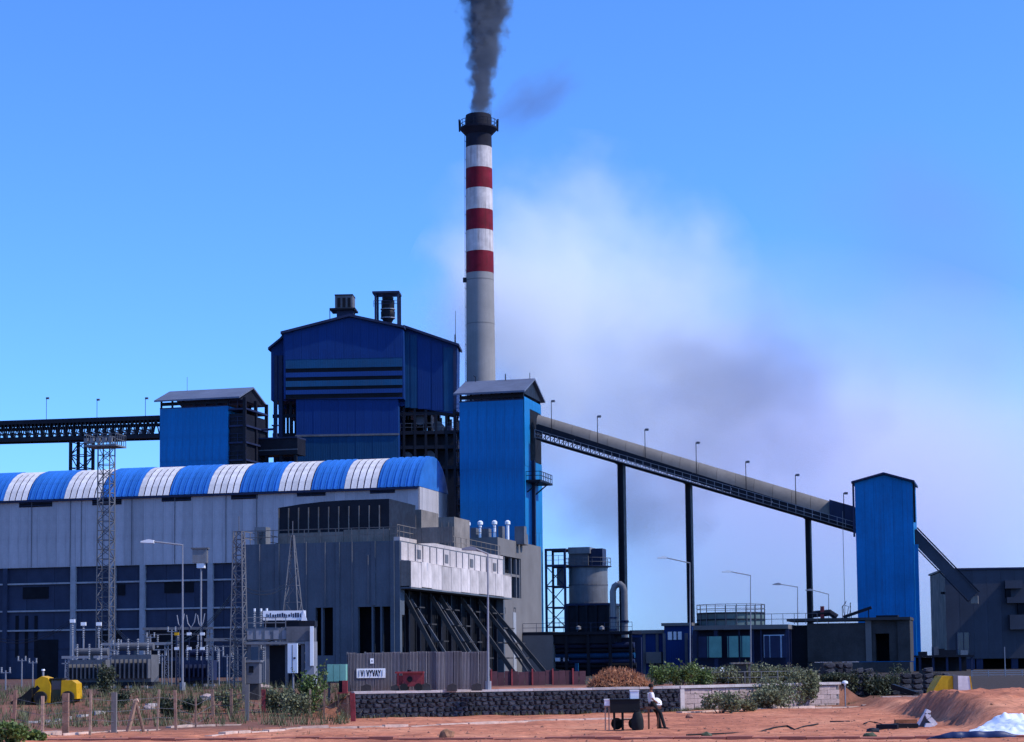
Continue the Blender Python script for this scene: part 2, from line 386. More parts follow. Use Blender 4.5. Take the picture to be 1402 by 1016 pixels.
# ---------------------------------------------------------------- chimney
def chimney():
    F = Frame(662, 300); base = F.O
    root = thing('chimney', 'tall round concrete chimney with red and white bands and a black top', 'chimney', base)
    def pr(py):
        p = at(661, py, 300); return p.z - PZ
    zt = pr(172); ztop = pr(166)
    rad = lambda z: 2.62 - (2.62 - 2.07) * z / zt
    ys = [525, 375, 346, 317, 289, 260, 232, 203]
    prof = [(rad(z), z) for z in [0] + [pr(525) * k / 4 for k in range(1, 5)] + [pr(375)]]
    MB().lathe(prof, 40).build('shaft', M['chimney_concrete'], root, True)
    for i, (a, b) in enumerate(zip(ys[1:], ys[2:])):
        za, zb = pr(a), pr(b)
        MB().lathe([(rad(za) + .012, za + .004), (rad(zb) + .012, zb - .004)], 40).build('painted_band', M['chimney_red' if i % 2 == 0 else 'chimney_white'], root, True)
    za = pr(203)
    MB().lathe([(rad(za) + .01, za), (rad(zt), zt - 1.6), (rad(zt) + .1, zt - .9), (rad(zt), ztop + 0.9), (rad(zt) - .3, ztop + .9), (rad(zt) - .35, ztop - 3)], 40, cap=False).build('black_top', M['chimney_black'], root, True)
    pf = MB().lathe([(rad(zt) + .05, zt - 1.6), (rad(zt) + .9, zt - .7), (rad(zt) + .95, zt - .45), (rad(zt) + .05, zt - .42)], 32).build('platform', M['chimney_black'], root)
    g = MB()
    rr = rad(zt) + .9
    pts = [(rr * math.cos(2 * math.pi * k / 24), rr * math.sin(2 * math.pi * k / 24), zt - .42) for k in range(25)]
    for k, p in enumerate(pts[:-1]):
        q = pts[k + 1]
        for h in (.55, 1.1): g.beam((p[0], p[1], p[2] + h), (q[0], q[1], q[2] + h), .07)
        g.beam(p, (p[0], p[1], p[2] + 1.1), .07)
    g.build('platform_rail', M['steel_dark'], pf)
    for s in (-1, 1):
        MB().tube([(s * (rad(zt) + 1.0), -.1, zt - 1.0), (s * (rad(zt) + 1.05), -.1, zt + 1.0)], .13).build('lightning_rod', M['steel_dark'], root)
    l = MB()
    x0 = -rad(0) - .12
    l2 = lambda z, y: (-(rad(z) + .18) * .985, -(rad(z)) * .17 + y, z)
    for y in (-.2, .2): l.beam(l2(20, y), l2(zt - 1.7, y), .06)
    z = 20
    while z < zt - 2: l.beam(l2(z, -.2), l2(z, .2), .04); z += .6
    for z in range(22, int(zt), 3):
        l.beam(l2(z, -.4), l2(z, .4), .09); l.beam(l2(z, 0), ((-rad(z)), 0, z), .05)
    l.build('ladder', M['steel_navy'], root)
    for py in (445, 385):
        zz = pr(py); MB().lathe([(rad(zz) + .012, zz), (rad(zz) + .012, zz + .12)], 40, cap=False).build('joint_ring', M['concrete_grey'], root)
    lampz = pr(385)
    MB().box(-rad(lampz) - .5, -rad(lampz) + .1, -.6, .0, lampz - .2, lampz + .5).build('warning_light', M['steel_dark'], root)
chimney()

# ---------------------------------------------------------------- boiler house
def boiler():
    F = Frame(553, 268, th=R(3))
    root = fthing('boiler_house', 'dark blue gabled boiler house with louvre bands, tallest building beside the chimney', 'building', F)
    P = lambda px, py, v=0: F.uz(px, py, v)
    V1, V2 = 2.2, 7.0
    # front gabled volume
    zb = P(470, 545)[1]; zl = P(470, 640)[1] - 6
    fr = [P(389, 546), P(553, 546), P(552, 451), P(500, 436), P(478, 432.5), P(440, 441), P(388, 456)]
    MB().prism(fr, 0, V1).build('front_wall', M['boiler_blue'], root)
    # rear volume with shed wings
    rear = [P(371, 548, V1), P(553, 556, V1), P(625, 567, V1), P(626, 474, V1), P(553, 447, V1), P(478, 431, V1), P(388, 456, V1), P(371, 478, V1)]
    MB().prism(rear, V1 + .01, V2).build('main_wall', M['boiler_blue'], root)
    MB().prism([P(380, 560, V2), P(590, 560, V2), P(590, 466, V2), P(478, 437, V2), P(388, 462, V2), P(380, 470, V2)], V2 + .6, V2 + 16).build('rear_block', M['boiler_blue'], root)
    # roof: two slopes with overhang
    def slope(a, b, v0, v1, t=.35, name='roof'):
        (x0, z0), (x1, z1) = a, b
        return MB().prism([(x0, z0), (x1, z1), (x1, z1 + t), (x0, z0 + t)], v0, v1).build(name, M['steel_navy'], root)
    slope(P(385, 458), P(479, 434), -.6, V2 + .5); slope(P(479, 434), P(554, 450), -.6, V2 + .5)
    slope(P(553, 449, V1), P(629, 475, V1), V1 - .7, V2 + .5); slope(P(368, 480, V1), P(389, 463, V1), V1 - .7, V2 + .5)
    # sheets on the front wall
    u0, u1 = P(390, 500)[0], P(552, 500)[0]
    for k in range(14):
        a = u0 + (u1 - u0) * k / 14; b = u0 + (u1 - u0) * (k + 1) / 14 - .02
        (pl, zl0), (pk, zk), (pr_, zr) = P(388, 461), P(478, 438), P(552, 456)
        zt = lambda u: zl0 + (zk - zl0) * (u - pl) / (pk - pl) if u < pk else zk + (zr - zk) * (u - pk) / (pr_ - pk)
        z0 = P(470, 491)[1]
        MB().prism([(a, z0), (b, z0), (b, zt(b)), (a, zt(a))], -.06 + rnd.uniform(-.008, .008), -.001).build('cladding_sheet', M['boiler_blue'], root)
    # louvre bands
    for (ya, yb, m, ov) in ((489, 503.5, 'boiler_teal', .1), (509, 515.5, 'boiler_blue', .1), (520.5, 528.5, 'boiler_teal', .1), (533, 539, 'boiler_blue', .1)):
        z1, z0 = P(470, ya)[1], P(470, yb)[1]; a, b = P(391, 520)[0], P(551, 520)[0]
        MB().add([(a, -.02, z1), (b, -.02, z1), (b, -ov, z0), (a, -ov, z0), (a, -.02, z1 - .1), (b, -.02, z1 - .1), (b, -ov + .08, z0), (a, -ov + .08, z0)],
                 [(0, 1, 2, 3), (4, 7, 6, 5), (3, 2, 6, 7), (0, 3, 7, 4), (1, 5, 6, 2)]).build('louvre_band', M[m], root)
    a, b = P(391, 520)[0], P(551, 520)[0]
    MB().box(a, b, -.012, .0, P(470, 545)[1], P(470, 490)[1]).build('louvre_backing', M['opening'], root)
    # lower narrower block
    lo0, lo1 = P(405, 600)[0], P(545, 600)[0]
    MB().box(lo0, lo1, .35, V1 + 12, P(470, 700)[1], zb - .01).build('lower_wall', M['boiler_blue'], root)
    clad(root, lo0, lo1, P(470, 700)[1], P(470, 597)[1], .26, 1.2, M['boiler_teal'])
    clad(root, lo0, lo1, P(470, 594)[1], zb - .03, .28, 1.2, M['boiler_blue'])
    MB().box(lo0 - .1, lo1 + .1, .1, .34, P(470, 597)[1] + .02, P(470, 594)[1] - .02).build('gutter_pipe', M['steel_grey'], root)
    # right wing panels: teal strips
    for xa, xb, m in ((554.5, 561, 'boiler_teal'), (562, 571, 'boiler_teal'), (572, 590, 'boiler_blue'), (591, 606, 'boiler_blue'), (607.5, 623, 'boiler_teal')):
        a, b = P(xa, 520, V1)[0], P(xb, 520, V1)[0]; zt = P(xb, 452 + (xb - 553) * .335, V1)[1]; zbm = P(xa, 558 + (xa - 553) * .1, V1)[1]
        MB().box(a, b, V1 - .07, V1, zbm, zt).build('wing_panel', M[m], root)
    for xa, xb in ((376, 380), (382, 387)):
        MB().box(P(xa, 520, V1)[0], P(xb, 520, V1)[0], V1 - .25, V1 - .01, P(xa, 602, V1)[1], P(xa, 487, V1)[1]).build('downpipe', M['steel_navy'], root)
    MB().box(P(621, 520, V1)[0], P(624.5, 520, V1)[0], V1 - .2, V1 - .01, P(622, 640, V1)[1], P(622, 475, V1)[1]).build('downpipe', M['steel_navy'], root)
    # corner mast
    uu, zz = P(623, 472, V1)
    MB().tube([(uu, V1 + .3, zz - .3), (uu, V1 + .3, zz + 1.5), (uu + .05, V1 + .3, zz + 1.6), (uu + .08, V1 + .3, zz + 5.0)], [.12, .1, .04, .03], 6).build('lightning_rod', M['steel_dark'], root)
    # open steel frame under the wings
    for xa in (376, 387, 398, 553, 568, 583, 597, 611, 623):
        for v in (V1 + .2, V1 + 8, V2 - .5):
            a = P(xa, 600, V1)[0]; MB().box(a - .17, a + .17, v - .17, v + .17, 0, P(xa, 546 if xa < 500 else 557 + (xa - 553) * .13, V1)[1]).build('steel_column', M['steel_dark'], root)
    for ya, m in ((592, 'steel_dark'), (612, 'steel_dark'), (566, 'steel_dark'), (640, 'steel_dark')):
        z = P(590, ya, V1)[1]
        MB().box(P(545, ya, V1)[0], P(627, ya, V1)[0], V1 + .05, V1 + .35, z - .25, z + .25).build('floor_beam', M[m], root)
        MB().box(P(373, ya, V1)[0], P(405, ya, V1)[0], V1 + .05, V1 + .35, z - .25, z + .25).build('floor_beam', M[m], root)
        if ya != 566: MB().box(P(545, ya, V1)[0], P(627, ya, V1)[0], V1 + .36, V2 - .2, z - .1, z + .1).build('floor_slab', M['steel_dark'], root)
    z = P(590, 592, V1)[1]; g = MB(); rail(g, [(P(548, 592, V1)[0], V1 + .1, z + .25), (P(627, 592, V1)[0], V1 + .1, z + .25)]); g.build('railing', M['steel_grey'], root)
    MB().box(P(545, 600, V1)[0], P(626, 600, V1)[0], V1 + 2.2, V1 + 2.4, 0, P(590, 594, V1)[1]).build('boiler_casing', M['steel_dark'], root)
    MB().box(P(376, 600, V1)[0], P(405, 600, V1)[0], V1 + 2.2, V1 + 2.4, 0, P(390, 601, V1)[1]).build('boiler_casing', M['steel_dark'], root)
    # plant inside the open floors
    for xa, xb, ya, yb in ((548, 566, 575, 592), (570, 578, 570, 592), (586, 590, 566, 592), (598, 606, 580, 592), (546, 626, 594, 611), (548, 600, 614, 640), (376, 384, 600, 640), (390, 404, 596, 640), (612, 618, 583, 592)):
        a, b = P(xa, yb, V1 + 4)[0], P(xb, yb, V1 + 4)[0]
        MB().box(a, b, V1 + 3 + rnd.random() * 3, V1 + 9, P(xa, yb, V1 + 4)[1], P(xa, ya, V1 + 4)[1]).build('duct', M[rnd.choice(['steel_dark', 'steel_navy', 'steel_dark'])], root)
    for xa, ya in ((577, 578), (601, 586), (560, 628), (590, 626)):
        a, z = P(xa, ya, V1 + 3); MB().tube([(a, V1 + .8, z), (a, V1 + 6, z)], .75, 14).build('fan_housing', M['steel_grey'], root)
    # rooftop ventilator box on a frame, left
    x0, z0 = P(460, 424, 3); x1, z1 = P(484, 406, 3)
    vent = MB().box(x0, x1, 2, 4.6, z0, z1).build('roof_ventilator', M['steel_grey'], root)
    for k in range(3):
        a = x0 + (x1 - x0) * (.14 + .29 * k); MB().box(a, a + (x1 - x0) * .17, 1.93, 1.995, z0 + .15, z1 - .35).build('louvre', M['opening'], vent)
    MB().box(x0 - .05, x1 + .05, 1.9, 4.7, z1 + .005, z1 + .15).build('cap', M['steel_dark'], vent)
    MB().box(P(453, 424, 3)[0], P(488, 424, 3)[0], 1.6, 5.0, z0 - .25, z0 - .005).build('platform', M['steel_dark'], vent)
    MB().prism([P(462, 437, 3), P(486, 437, 3), (P(484, 425, 3)[0], z0 - .26), (P(462, 425, 3)[0], z0 - .26)], 2.2, 4.4).build('curb', M['steel_navy'], vent)
    for px in (453.5, 487.5):
        a, z = P(px, 437, 3); MB().beam((a, 1.7, z - .6), (a, 1.7, z0 - .2), .1).build('prop', M['steel_dark'], vent)
    # silencer in an open frame, right
    fx0, fz0 = P(515.5, 447, 3); fx1, fz1 = P(546, 403, 3)
    so = MB().box(fx0 - .45, fx1 + .2, 1.7, 4.9, fz1 + .005, fz1 + .28).build('silencer_frame', M['steel_navy'], root)
    for u in (fx0, fx1):
        for v in (2.0, 4.6): MB().box(u - .14, u + .14, v - .14, v + .14, fz0 - .8, fz1).build('frame_leg', M['steel_navy'], so)
    cx = (fx0 + fx1) / 2; cz = lambda y: P(530, y, 3)[1]
    MB().lathe([(.5, cz(450)), (.6, cz(441)), (1.0, cz(434)), (1.05, cz(427)), (.85, cz(424)), (.95, cz(421)), (.98, cz(412)), (.8, cz(410)), (.85, cz(407))], 20, (cx, 3.3)).build('silencer', M['steel_dark'], so, True)
    for y in (424, 436): MB().lathe([(1.08, cz(y)), (1.08, cz(y) + .14)], 20, (cx, 3.3)).build('hoop', M['galvanised'], so)
    z = cz(422); g = MB(); rail(g, [(fx0 - .25, 1.8, z), (fx1 + .1, 1.8, z)], .9, 1.2, .06); g.build('railing', M['steel_navy'], so)
boiler()

# ---------------------------------------------------------------- transfer tower, left, its gallery and links
def roofed_tower(name, label, F, px0, px1, ytop, yeave, ygap, depth, zb, m, wall_m, pr_, hd=None):
    root = fthing(name, label, 'tower', F)
    u0, u1 = F.u(px0), F.u(px1)
    P = F.uz
    ze, zg, zt = P(px1, yeave)[1], P(px1, ygap)[1], P(px1, ytop, depth * .5)[1]
    MB().box(u0, u1, .0, depth, zb, zg).build('wall', M[wall_m], root)
    clad(root, u0 + .01, u1 - .01, zb, zg, -.07, 1.15, M[wall_m])
    MB().box(u0 - .02, u1 + .02, -.12, -.01, zg + .004, zg + .14).build('top_flashing', M['steel_navy'], root)
    # ridge along u, gable at the right end
    hd = depth * .5
    for s in (0, 1):
        a, b = (-.9, ze), (hd, zt)
        if s: a, b = (depth + .9, ze), (hd, zt)
        poly = [a, b, (b[0], b[1] + .22), (a[0], a[1] + .22)]
        MB().prism_u(poly, u0 - .5, u1 + pr_).build('roof_slope', M['roof_slate'], root)
    MB().prism_u([(.1, ze + .0), (depth - .1, ze), (hd, zt - .1)], u1 + pr_ - .5, u1 + pr_ - .35).build('gable', M['steel_dark'], root)
    n = 6
    for k in range(n + 1):
        u = u0 + .12 + (u1 - u0 - .24) * k / n
        for v in (.12, depth - .12): MB().box(u - .11, u + .11, v - .11, v + .11, zg + .005, ze + .25).build('roof_post', M['steel_dark'], root)
    MB().box(u0, u1, .02, .2, ze - .45, ze + .0).build('eave_beam', M['steel_dark'], root)
    MB().box(u0, u1, depth - .2, depth - .02, ze - .45, ze).build('eave_beam', M['steel_dark'], root)
    for k in range(4):
        a = u0 + .6 + (u1 - u0 - 1.6) * k / 3.5
        MB().box(a, a + .7 + rnd.random() * .5, depth * .35, depth * .7, zg, zg + (ze - zg) * rnd.uniform(.5, .8)).build('drive_unit', M['steel_dark'], root)
    return root, u0, u1, ze, zg, zt
def left_tower():
    F = Frame(312, 254)
    root, u0, u1, ze, zg, zt = roofed_tower('transfer_tower', 'blue clad conveyor transfer tower with slate roof, left of the boiler house', F, 218, 312, 534, 547, 556, 8.0, 0, None, 'tower_blue', 2.0)
    P = F.uz
    ur = F.u(334)
    for v in (.2, 4, 7.8):
        MB().box(ur - .2, ur + .2, v - .2, v + .2, 0, ze + .2).build('steel_column', M['steel_dark'], root)
    MB().box(u1 + .02, ur - .05, .35, 7.6, 0, P(320, 566)[1]).build('stair_shaft', M['steel_dark'], root)
    for y in (560, 583, 606, 630):
        z = P(320, y)[1]; MB().box(u1 + .02, ur + .3, .05, 7.8, z - .12, z + .12).build('landing', M['steel_navy'], root)
        g = MB(); rail(g, [(u1 + .1, .1, z + .12), (ur + .2, .1, z + .12)], 1.1, 1.0); g.build('railing', M['steel_navy'], root)
    uu = F.u(240); z = P(240, 536)[1]
    MB().tube([(uu, 3.5, zt - .6), (uu, 3.5, zt + 2.0)], .03, 5).build('lightning_rod', M['steel_grey'], root)
    # link gallery to the boiler house
    F2 = Frame(405, 256)
    r2 = fthing('link_gallery', 'dark steel gallery with pipe rail linking the transfer tower to the boiler house', 'gallery', F2)
    P2 = F2.uz
    a, b = F2.u(337), F2.u(404)
    MB().box(a, b, 1, 4, P2(370, 622)[1], P2(370, 600)[1]).build('gallery_wall', M['steel_dark'], r2)
    MB().box(a, b, .8, 4.2, P2(370, 600)[1] + .004, P2(370, 598)[1] + .02).build('gallery_roof', M['steel_navy'], r2)
    z = P2(355, 587)[1]; MB().tube([(a, 1.2, z), (F2.u(372), 1.2, z)], .16).build('pipe', M['steel_navy'], r2)
    for px in (371, 373.5): MB().box(F2.u(px) - .13, F2.u(px) + .13, 1.1, 1.4, P2(370, 598)[1] + .03, P2(370, 581)[1]).build('pipe_post', M['steel_navy'], r2)
    MB().box(F2.u(368), F2.u(376), 1.0, 1.5, P2(370, 582)[1], P2(370, 580.5)[1] + .02).build('pipe_bracket', M['steel_navy'], r2)
    for px in (340, 360, 380, 400): MB().box(F2.u(px) - .2, F2.u(px) + .2, 1.2, 1.6, 0, P2(370, 622)[1] - .004).build('steel_column', M['steel_dark'], r2)
    MB().box(a, b, .95, .99, P2(370, 616)[1], P2(370, 614.5)[1]).build('cable_tray', M['steel_grey'], r2)
left_tower()

def small_lamp(root, p, h, name='lamp_post', m='steel_dark', s=1.0):
    lp = MB().tube([p, (p[0], p[1], p[2] + h)], .05 * s, 6).build(name, M[m], root)
    MB().beam((p[0] - .02, p[1], p[2] + h - .1), (p[0] + .28, p[1] - .2, p[2] + h + .0), .05).build('lamp_arm', M[m], lp)
    MB().box(p[0] + .1, p[0] + .5, p[1] - .36, p[1] - .1, p[2] + h - .2, p[2] + h + .05).build('lamp_head', M['steel_grey'], lp)
    return lp
def left_conveyor():
    F = Frame(217, 257)
    root = fthing('conveyor_gallery', 'black open truss conveyor gallery running left from the transfer tower', 'conveyor', F)
    P = F.uz; u1 = F.u(217.5); u0 = F.u(-60)
    zt0, zt1 = P(-60, 582)[1], P(217, 572.5)[1]; zb0, zb1 = P(-60, 604.5)[1], P(217, 597)[1]
    T = lambda u: zt0 + (zt1 - zt0) * (u - u0) / (u1 - u0); B = lambda u: zb0 + (zb1 - zb0) * (u - u0) / (u1 - u0)
    for v in (0, 2.6):
        MB().beam((u0, v, T(u0)), (u1, v, T(u1)), .3, .45).build('top_chord', M['steel_dark'], root)
        MB().beam((u0, v, B(u0)), (u1, v, B(u1)), .3, .5).build('bottom_chord', M['steel_dark'], root)
        n = 26
        for k in range(n):
            a = u0 + (u1 - u0) * k / n; b = u0 + (u1 - u0) * (k + 1) / n
            MB().beam((a, v, B(a)), (a, v, T(a)), .16).build('truss_post', M['steel_dark'], root)
            c = (a + b) / 2
            br = MB(); br.beam((a, v, B(a)), (c, v, T(c)), .12); br.beam((c, v, T(c)), (b, v, B(b)), .12)
            br.build('truss_brace', M['steel_dark'], root)
    MB().beam((u0, 1.3, T(u0) - .75), (u1, 1.3, T(u1) - .75), 2.0, .22).build('conveyor_belt', M['rubber'], root)
    MB().beam((u0, 1.3, B(u0) + .3), (u1, 1.3, B(u1) + .3), 2.4, .15).build('walkway', M['steel_dark'], root)
    MB().beam((u0, 1.3, T(u0) + .3), (u1, 1.3, T(u1) + .3), 3.0, .12).build('roof_sheet', M['steel_navy'], root)
    idl = MB(); k = u0
    while k < u1 - 1:
        idl.tube([(k, .3, B(k) + .95), (k, 2.3, B(k) + .95)], .13, 6); idl.box(k - .1, k + .35, .25, .5, B(k) + .4, B(k) + .75); k += 1.15
    idl.build('idler_rollers', M['galvanised'], root)
    for px, py in ((60, 545), (130, 547), (197, 545)):
        u = F.u(px); z = P(px, py)[1]; small_lamp(root, (u, 0.1, T(u) + .2), z - T(u) - .2, s=.8)
    # trestle
    tl, tr = F.u(93.5), F.u(114)
    for u in (tl, tr):
        for v in (.2, 2.4): MB().box(u - .18, u + .18, v - .18, v + .18, 0, B(u) - .26).build('trestle_leg', M['steel_dark'], root)
    br = MB(); lattice(br, [(tl, .2, 0), (tr, .2, 0), (tr, 2.4, 0), (tl, 2.4, 0)], [(tl, .2, B(tl) - .5), (tr, .2, B(tl) - .5), (tr, 2.4, B(tl) - .5), (tl, 2.4, B(tl) - .5)], 18, .11)
    br.build('trestle_bracing', M['steel_navy'], root)
left_conveyor()

# ---------------------------------------------------------------- vaulted hall
def hall():
    F = Frame(575, 221)
    root = fthing('vaulted_hall', 'long grey hall with a barrel roof striped blue and white', 'hall', F)
    P = F.uz; Wd = 11.0
    ze = P(574, 666)[1]; UL = F.u(-40)
    zc = P(195, 773)[1]
    H = (P(560, 627, Wd * .5)[1] - ze)
    Rr = (H * H + (Wd / 2 + .3) ** 2) / (2 * H); cz = ze + H - Rr; ah = math.asin((Wd / 2 + .3) / Rr)
    def arc(r, n=12, a0=-1, a1=1): return [(Wd / 2 + r * math.sin(ah * t), cz + r * math.cos(ah * t)) for t in [a0 + (a1 - a0) * k / n for k in range(n + 1)]]
    # under layer and gable end
    ap = arc(Rr - .07)
    MB().prism_u(ap[::-1], UL, -.02).build('roof_base', M['roof_under'], root)
    MB().prism_u(arc(Rr + .03)[::-1], .0, .12).build('gable_sheet', M['sheet_blue'], root)
    w = .83; n = int(-UL / w)
    o, q = arc(Rr + .05, 12), arc(Rr, 12)
    def strip(x0, x1, r0, r1):
        o, q = arc(r1, 12), arc(r0, 12); mb = MB(); vs = []
        for (ov, oz), (qv, qz) in zip(o, q): vs += [(x0, ov, oz), (x1, ov, oz), (x1, qv, qz), (x0, qv, qz)]
        fs = []
        for k in range(12):
            a, b = 4 * k, 4 * k + 4
            fs += [(a, a + 1, b + 1, b), (a + 1, a + 2, b + 2, b + 1), (a + 3, a, b, b + 3)]
        fs += [(0, 3, 2, 1), (48, 49, 50, 51)]
        return mb.add(vs, fs)
    def sheet_mesh(m, g, rib):
        mb = strip(0, w - g, Rr - .02, Rr + .03)
        if rib: s2 = strip(w * .42, w * .56, Rr + .02, Rr + .12); mb.add(s2.v, s2.f)
        return mb.mesh('roof_sheet', M[m], True)
    mw, mbz = sheet_mesh('sheet_white', .17, False), sheet_mesh('sheet_blue', .05, True)
    # colour groups as in the photograph, from the right end
    edges = [573, 523, 477, 427, 380, 330, 284, 232, 187, 140, 88, 41, 1, -40]
    ed = [F.u(p) if p < 573 else 0 for p in edges]
    for i in range(n):
        u = -(i + 1) * w; c = u + w / 2
        g = next((k for k in range(len(ed) - 1) if ed[k] >= c > ed[k + 1]), 0)
        inst('roof_sheet', mw if g % 2 else mbz, root, (u, 0, 0))
    MB().box(UL, -.0, -.42, -.2, ze - .28, ze - .05).build('gutter', M['steel_navy'], root)
    # walls
    MB().box(UL, 0, 0.02, Wd, zc + .0, ze + .05).build('upper_wall', M['roof_under'], root)
    clad(root, UL, -.02, zc - .06, ze - .02, -.07, 1.3, M['hall_clad'])
    clad(root, .02, Wd - .02, zc - 6, ze - .02, 0, 1.1, M['hall_clad'], side=.02)
    MB().box(UL, -.01, .35, Wd - .1, 0, zc - .01).build('lower_wall', M['hall_blue'], root)
    zs = [P(195, y)[1] for y in (796, 834, 861, 888)]
    for z in zs[:3]:
        MB().box(UL, F.u(345), -.02, .2, z - .1, z + .1).build('girt', M['column_white'], root)
    for px, hw, m in ((100, .34, 'column_white'), (195, .34, 'column_white'), (288, .34, 'column_white'), (7, .3, 'hall_blue'), (152.5, .18, 'column_white'), (157, .1, 'column_white'), (381, .3, 'column_white')):
        u = F.u(px, 830); MB().box(u - hw, u + hw, -.12, .3, 0, zc - .065).build('column', M[m], root)
    for px in (44, 97, 112, 181, 240, 310, 352):
        u = F.u(px, 730); MB().tube([(u, -.16, zc), (u, -.16, ze - .2)], .045, 6).build('downpipe', M['steel_grey'], root)
    # wall sheets between girts, darker doors and windows
    lv = [0] + zs[::-1] + [zc]
    for k in range(len(lv) - 1):
        clad(root, UL, F.u(345), lv[k] + .12, lv[k + 1] - .12, .29 + .004 * k, 3.9, M['hall_blue'], 'wall_panel', t=.05, gap=.05)
    for xa, xb, ya, yb in ((30, 65, 804, 820), (160, 170, 800, 815), (224, 247, 797, 812), (252, 264, 797, 811), (50, 78, 876, 930), (215, 240, 905, 930), (20, 24, 843, 900), (33, 37, 843, 900), (46, 50, 843, 900), (130, 165, 862, 890), (200, 283, 862, 900)):
        MB().box(F.u(xa, ya), F.u(xb, ya), .2, .28, P(xa, yb)[1], P(xa, ya)[1]).build('wall_opening', M['opening'], root)
    for xa, xb, ya, yb in ((27, 72, 684, 695), (127, 167, 681, 692), (222, 262, 677.5, 687), (317, 353, 673, 684), (407, 446, 672, 680), (507, 541, 669, 676)):
        a, b, z0, z1 = F.u(xa, ya), F.u(xb, ya), P(xa, yb)[1], P(xa, ya)[1]
        lo = MB().box(a, b, -.13, -.10, z0, z1).build('eave_opening', M['opening'], root)
        for k in range(3):
            z = z0 + (z1 - z0) * (k + .5) / 3; MB().box(a + .05, b - .05, -.17, -.135, z - .03, z + .03).build('slat', M['steel_navy'], lo)
hall()
# ---------------------------------------------------------------- central blue tower
FT = Frame(720, 226)
def central_tower():
    F = FT
    root, u0, u1, ze, zg, zt = roofed_tower('conveyor_tower', 'tall bright blue conveyor tower in front of the chimney', F, 632, 720.5, 521, 538, 547, 8.4, 0, None, 'tower_blue', .4)
    P = F.uz; D = 8.4
    # right side: blue sheets with a dark chase, full height
    vc0, vc1 = 2.6, D - .05
    zc1 = F.vz(730, 563, u1)[1]; zc0 = F.vz(730, 632, u1)[1]
    clad(root, .0, vc0, 0, zg + .4, 0, 1.3, M['tower_blue'], side=u1 + .01)
    clad(root, vc0 + .02, D, zc1 + .05, zg + .4, 0, 1.4, M['tower_blue'], side=u1 + .012)
    clad(root, vc0 + .02, D + .0, 0, zc0 - .05, 0, 1.4, M['tower_blue'], side=u1 + .012)
    MB().box(u1 + .002, u1 + .05, vc0, vc1, zc0, zc1).build('conveyor_opening', M['opening'], root)
    MB().box(u1 + .1, u1 + .5, 3.1, 3.5, 0, zc0).build('downpipe', M['steel_navy'], root)
    z = F.vz(735, 664, u1)[1]
    pf = MB().box(u1 + .1, u1 + 1.9, .4, 6.5, z - .12, z + .12).build('side_platform', M['steel_dark'], root)
    g = MB(); rail(g, [(u1 + .1, .45, z + .12), (u1 + 1.85, .45, z + .12), (u1 + 1.85, 6.4, z + .12)], 1.0, .9, .07); g.build('railing', M['steel_dark'], pf)
    MB().beam((u1 + .1, 1, z - 1.3), (u1 + 1.6, 1, z - .12), .14).build('bracket', M['steel_dark'], pf)
    MB().beam((u1 + .1, 5, z - 1.3), (u1 + 1.6, 5, z - .12), .14).build('bracket', M['steel_dark'], pf)
    # left: open stair frame
    ul = F.u(624)
    for v in (.4, 4.2, 8): MB().box(ul - .15, ul + .15, v - .15, v + .15, 0, P(626, 560)[1]).build('steel_column', M['steel_dark'], root)
    for y in (565, 590, 615, 640, 665, 690, 715):
        z = P(626, y)[1]; MB().box(ul - .2, u0 - .08, .3, 8, z - .1, z + .1).build('landing', M['steel_dark'], root)
        g = MB(); rail(g, [(ul - .1, .35, z + .1), (u0 - .1, .35, z + .1)], 1.0, .8); g.build('railing', M['steel_navy'], root)
    for k, (ya, yb) in enumerate(((590, 615), (615, 640), (640, 665), (665, 690), (690, 715))):
        MB().beam((ul if k % 2 else u0 - .3, 2, P(626, yb)[1]), (u0 - .3 if k % 2 else ul, 2, P(626, ya)[1]), .7, .15).build('stair_flight', M['steel_dark'], root)
    MB().tube([(u1 - .2, 4, zt), (u1 - .2, 4, zt + .9)], .04, 5).build('lightning_rod', M['steel_dark'], root)
    MB().tube([(F.u(684), 4, zt), (F.u(684), 4, zt + .9)], .07, 5).build('vent_stub', M['steel_dark'], root)
    MB().tube([(F.u(642), 4, zt), (F.u(642), 4, zt + .7), (F.u(639), 4, zt + .9)], .05, 5).build('vent_stub', M['steel_dark'], root)
central_tower()

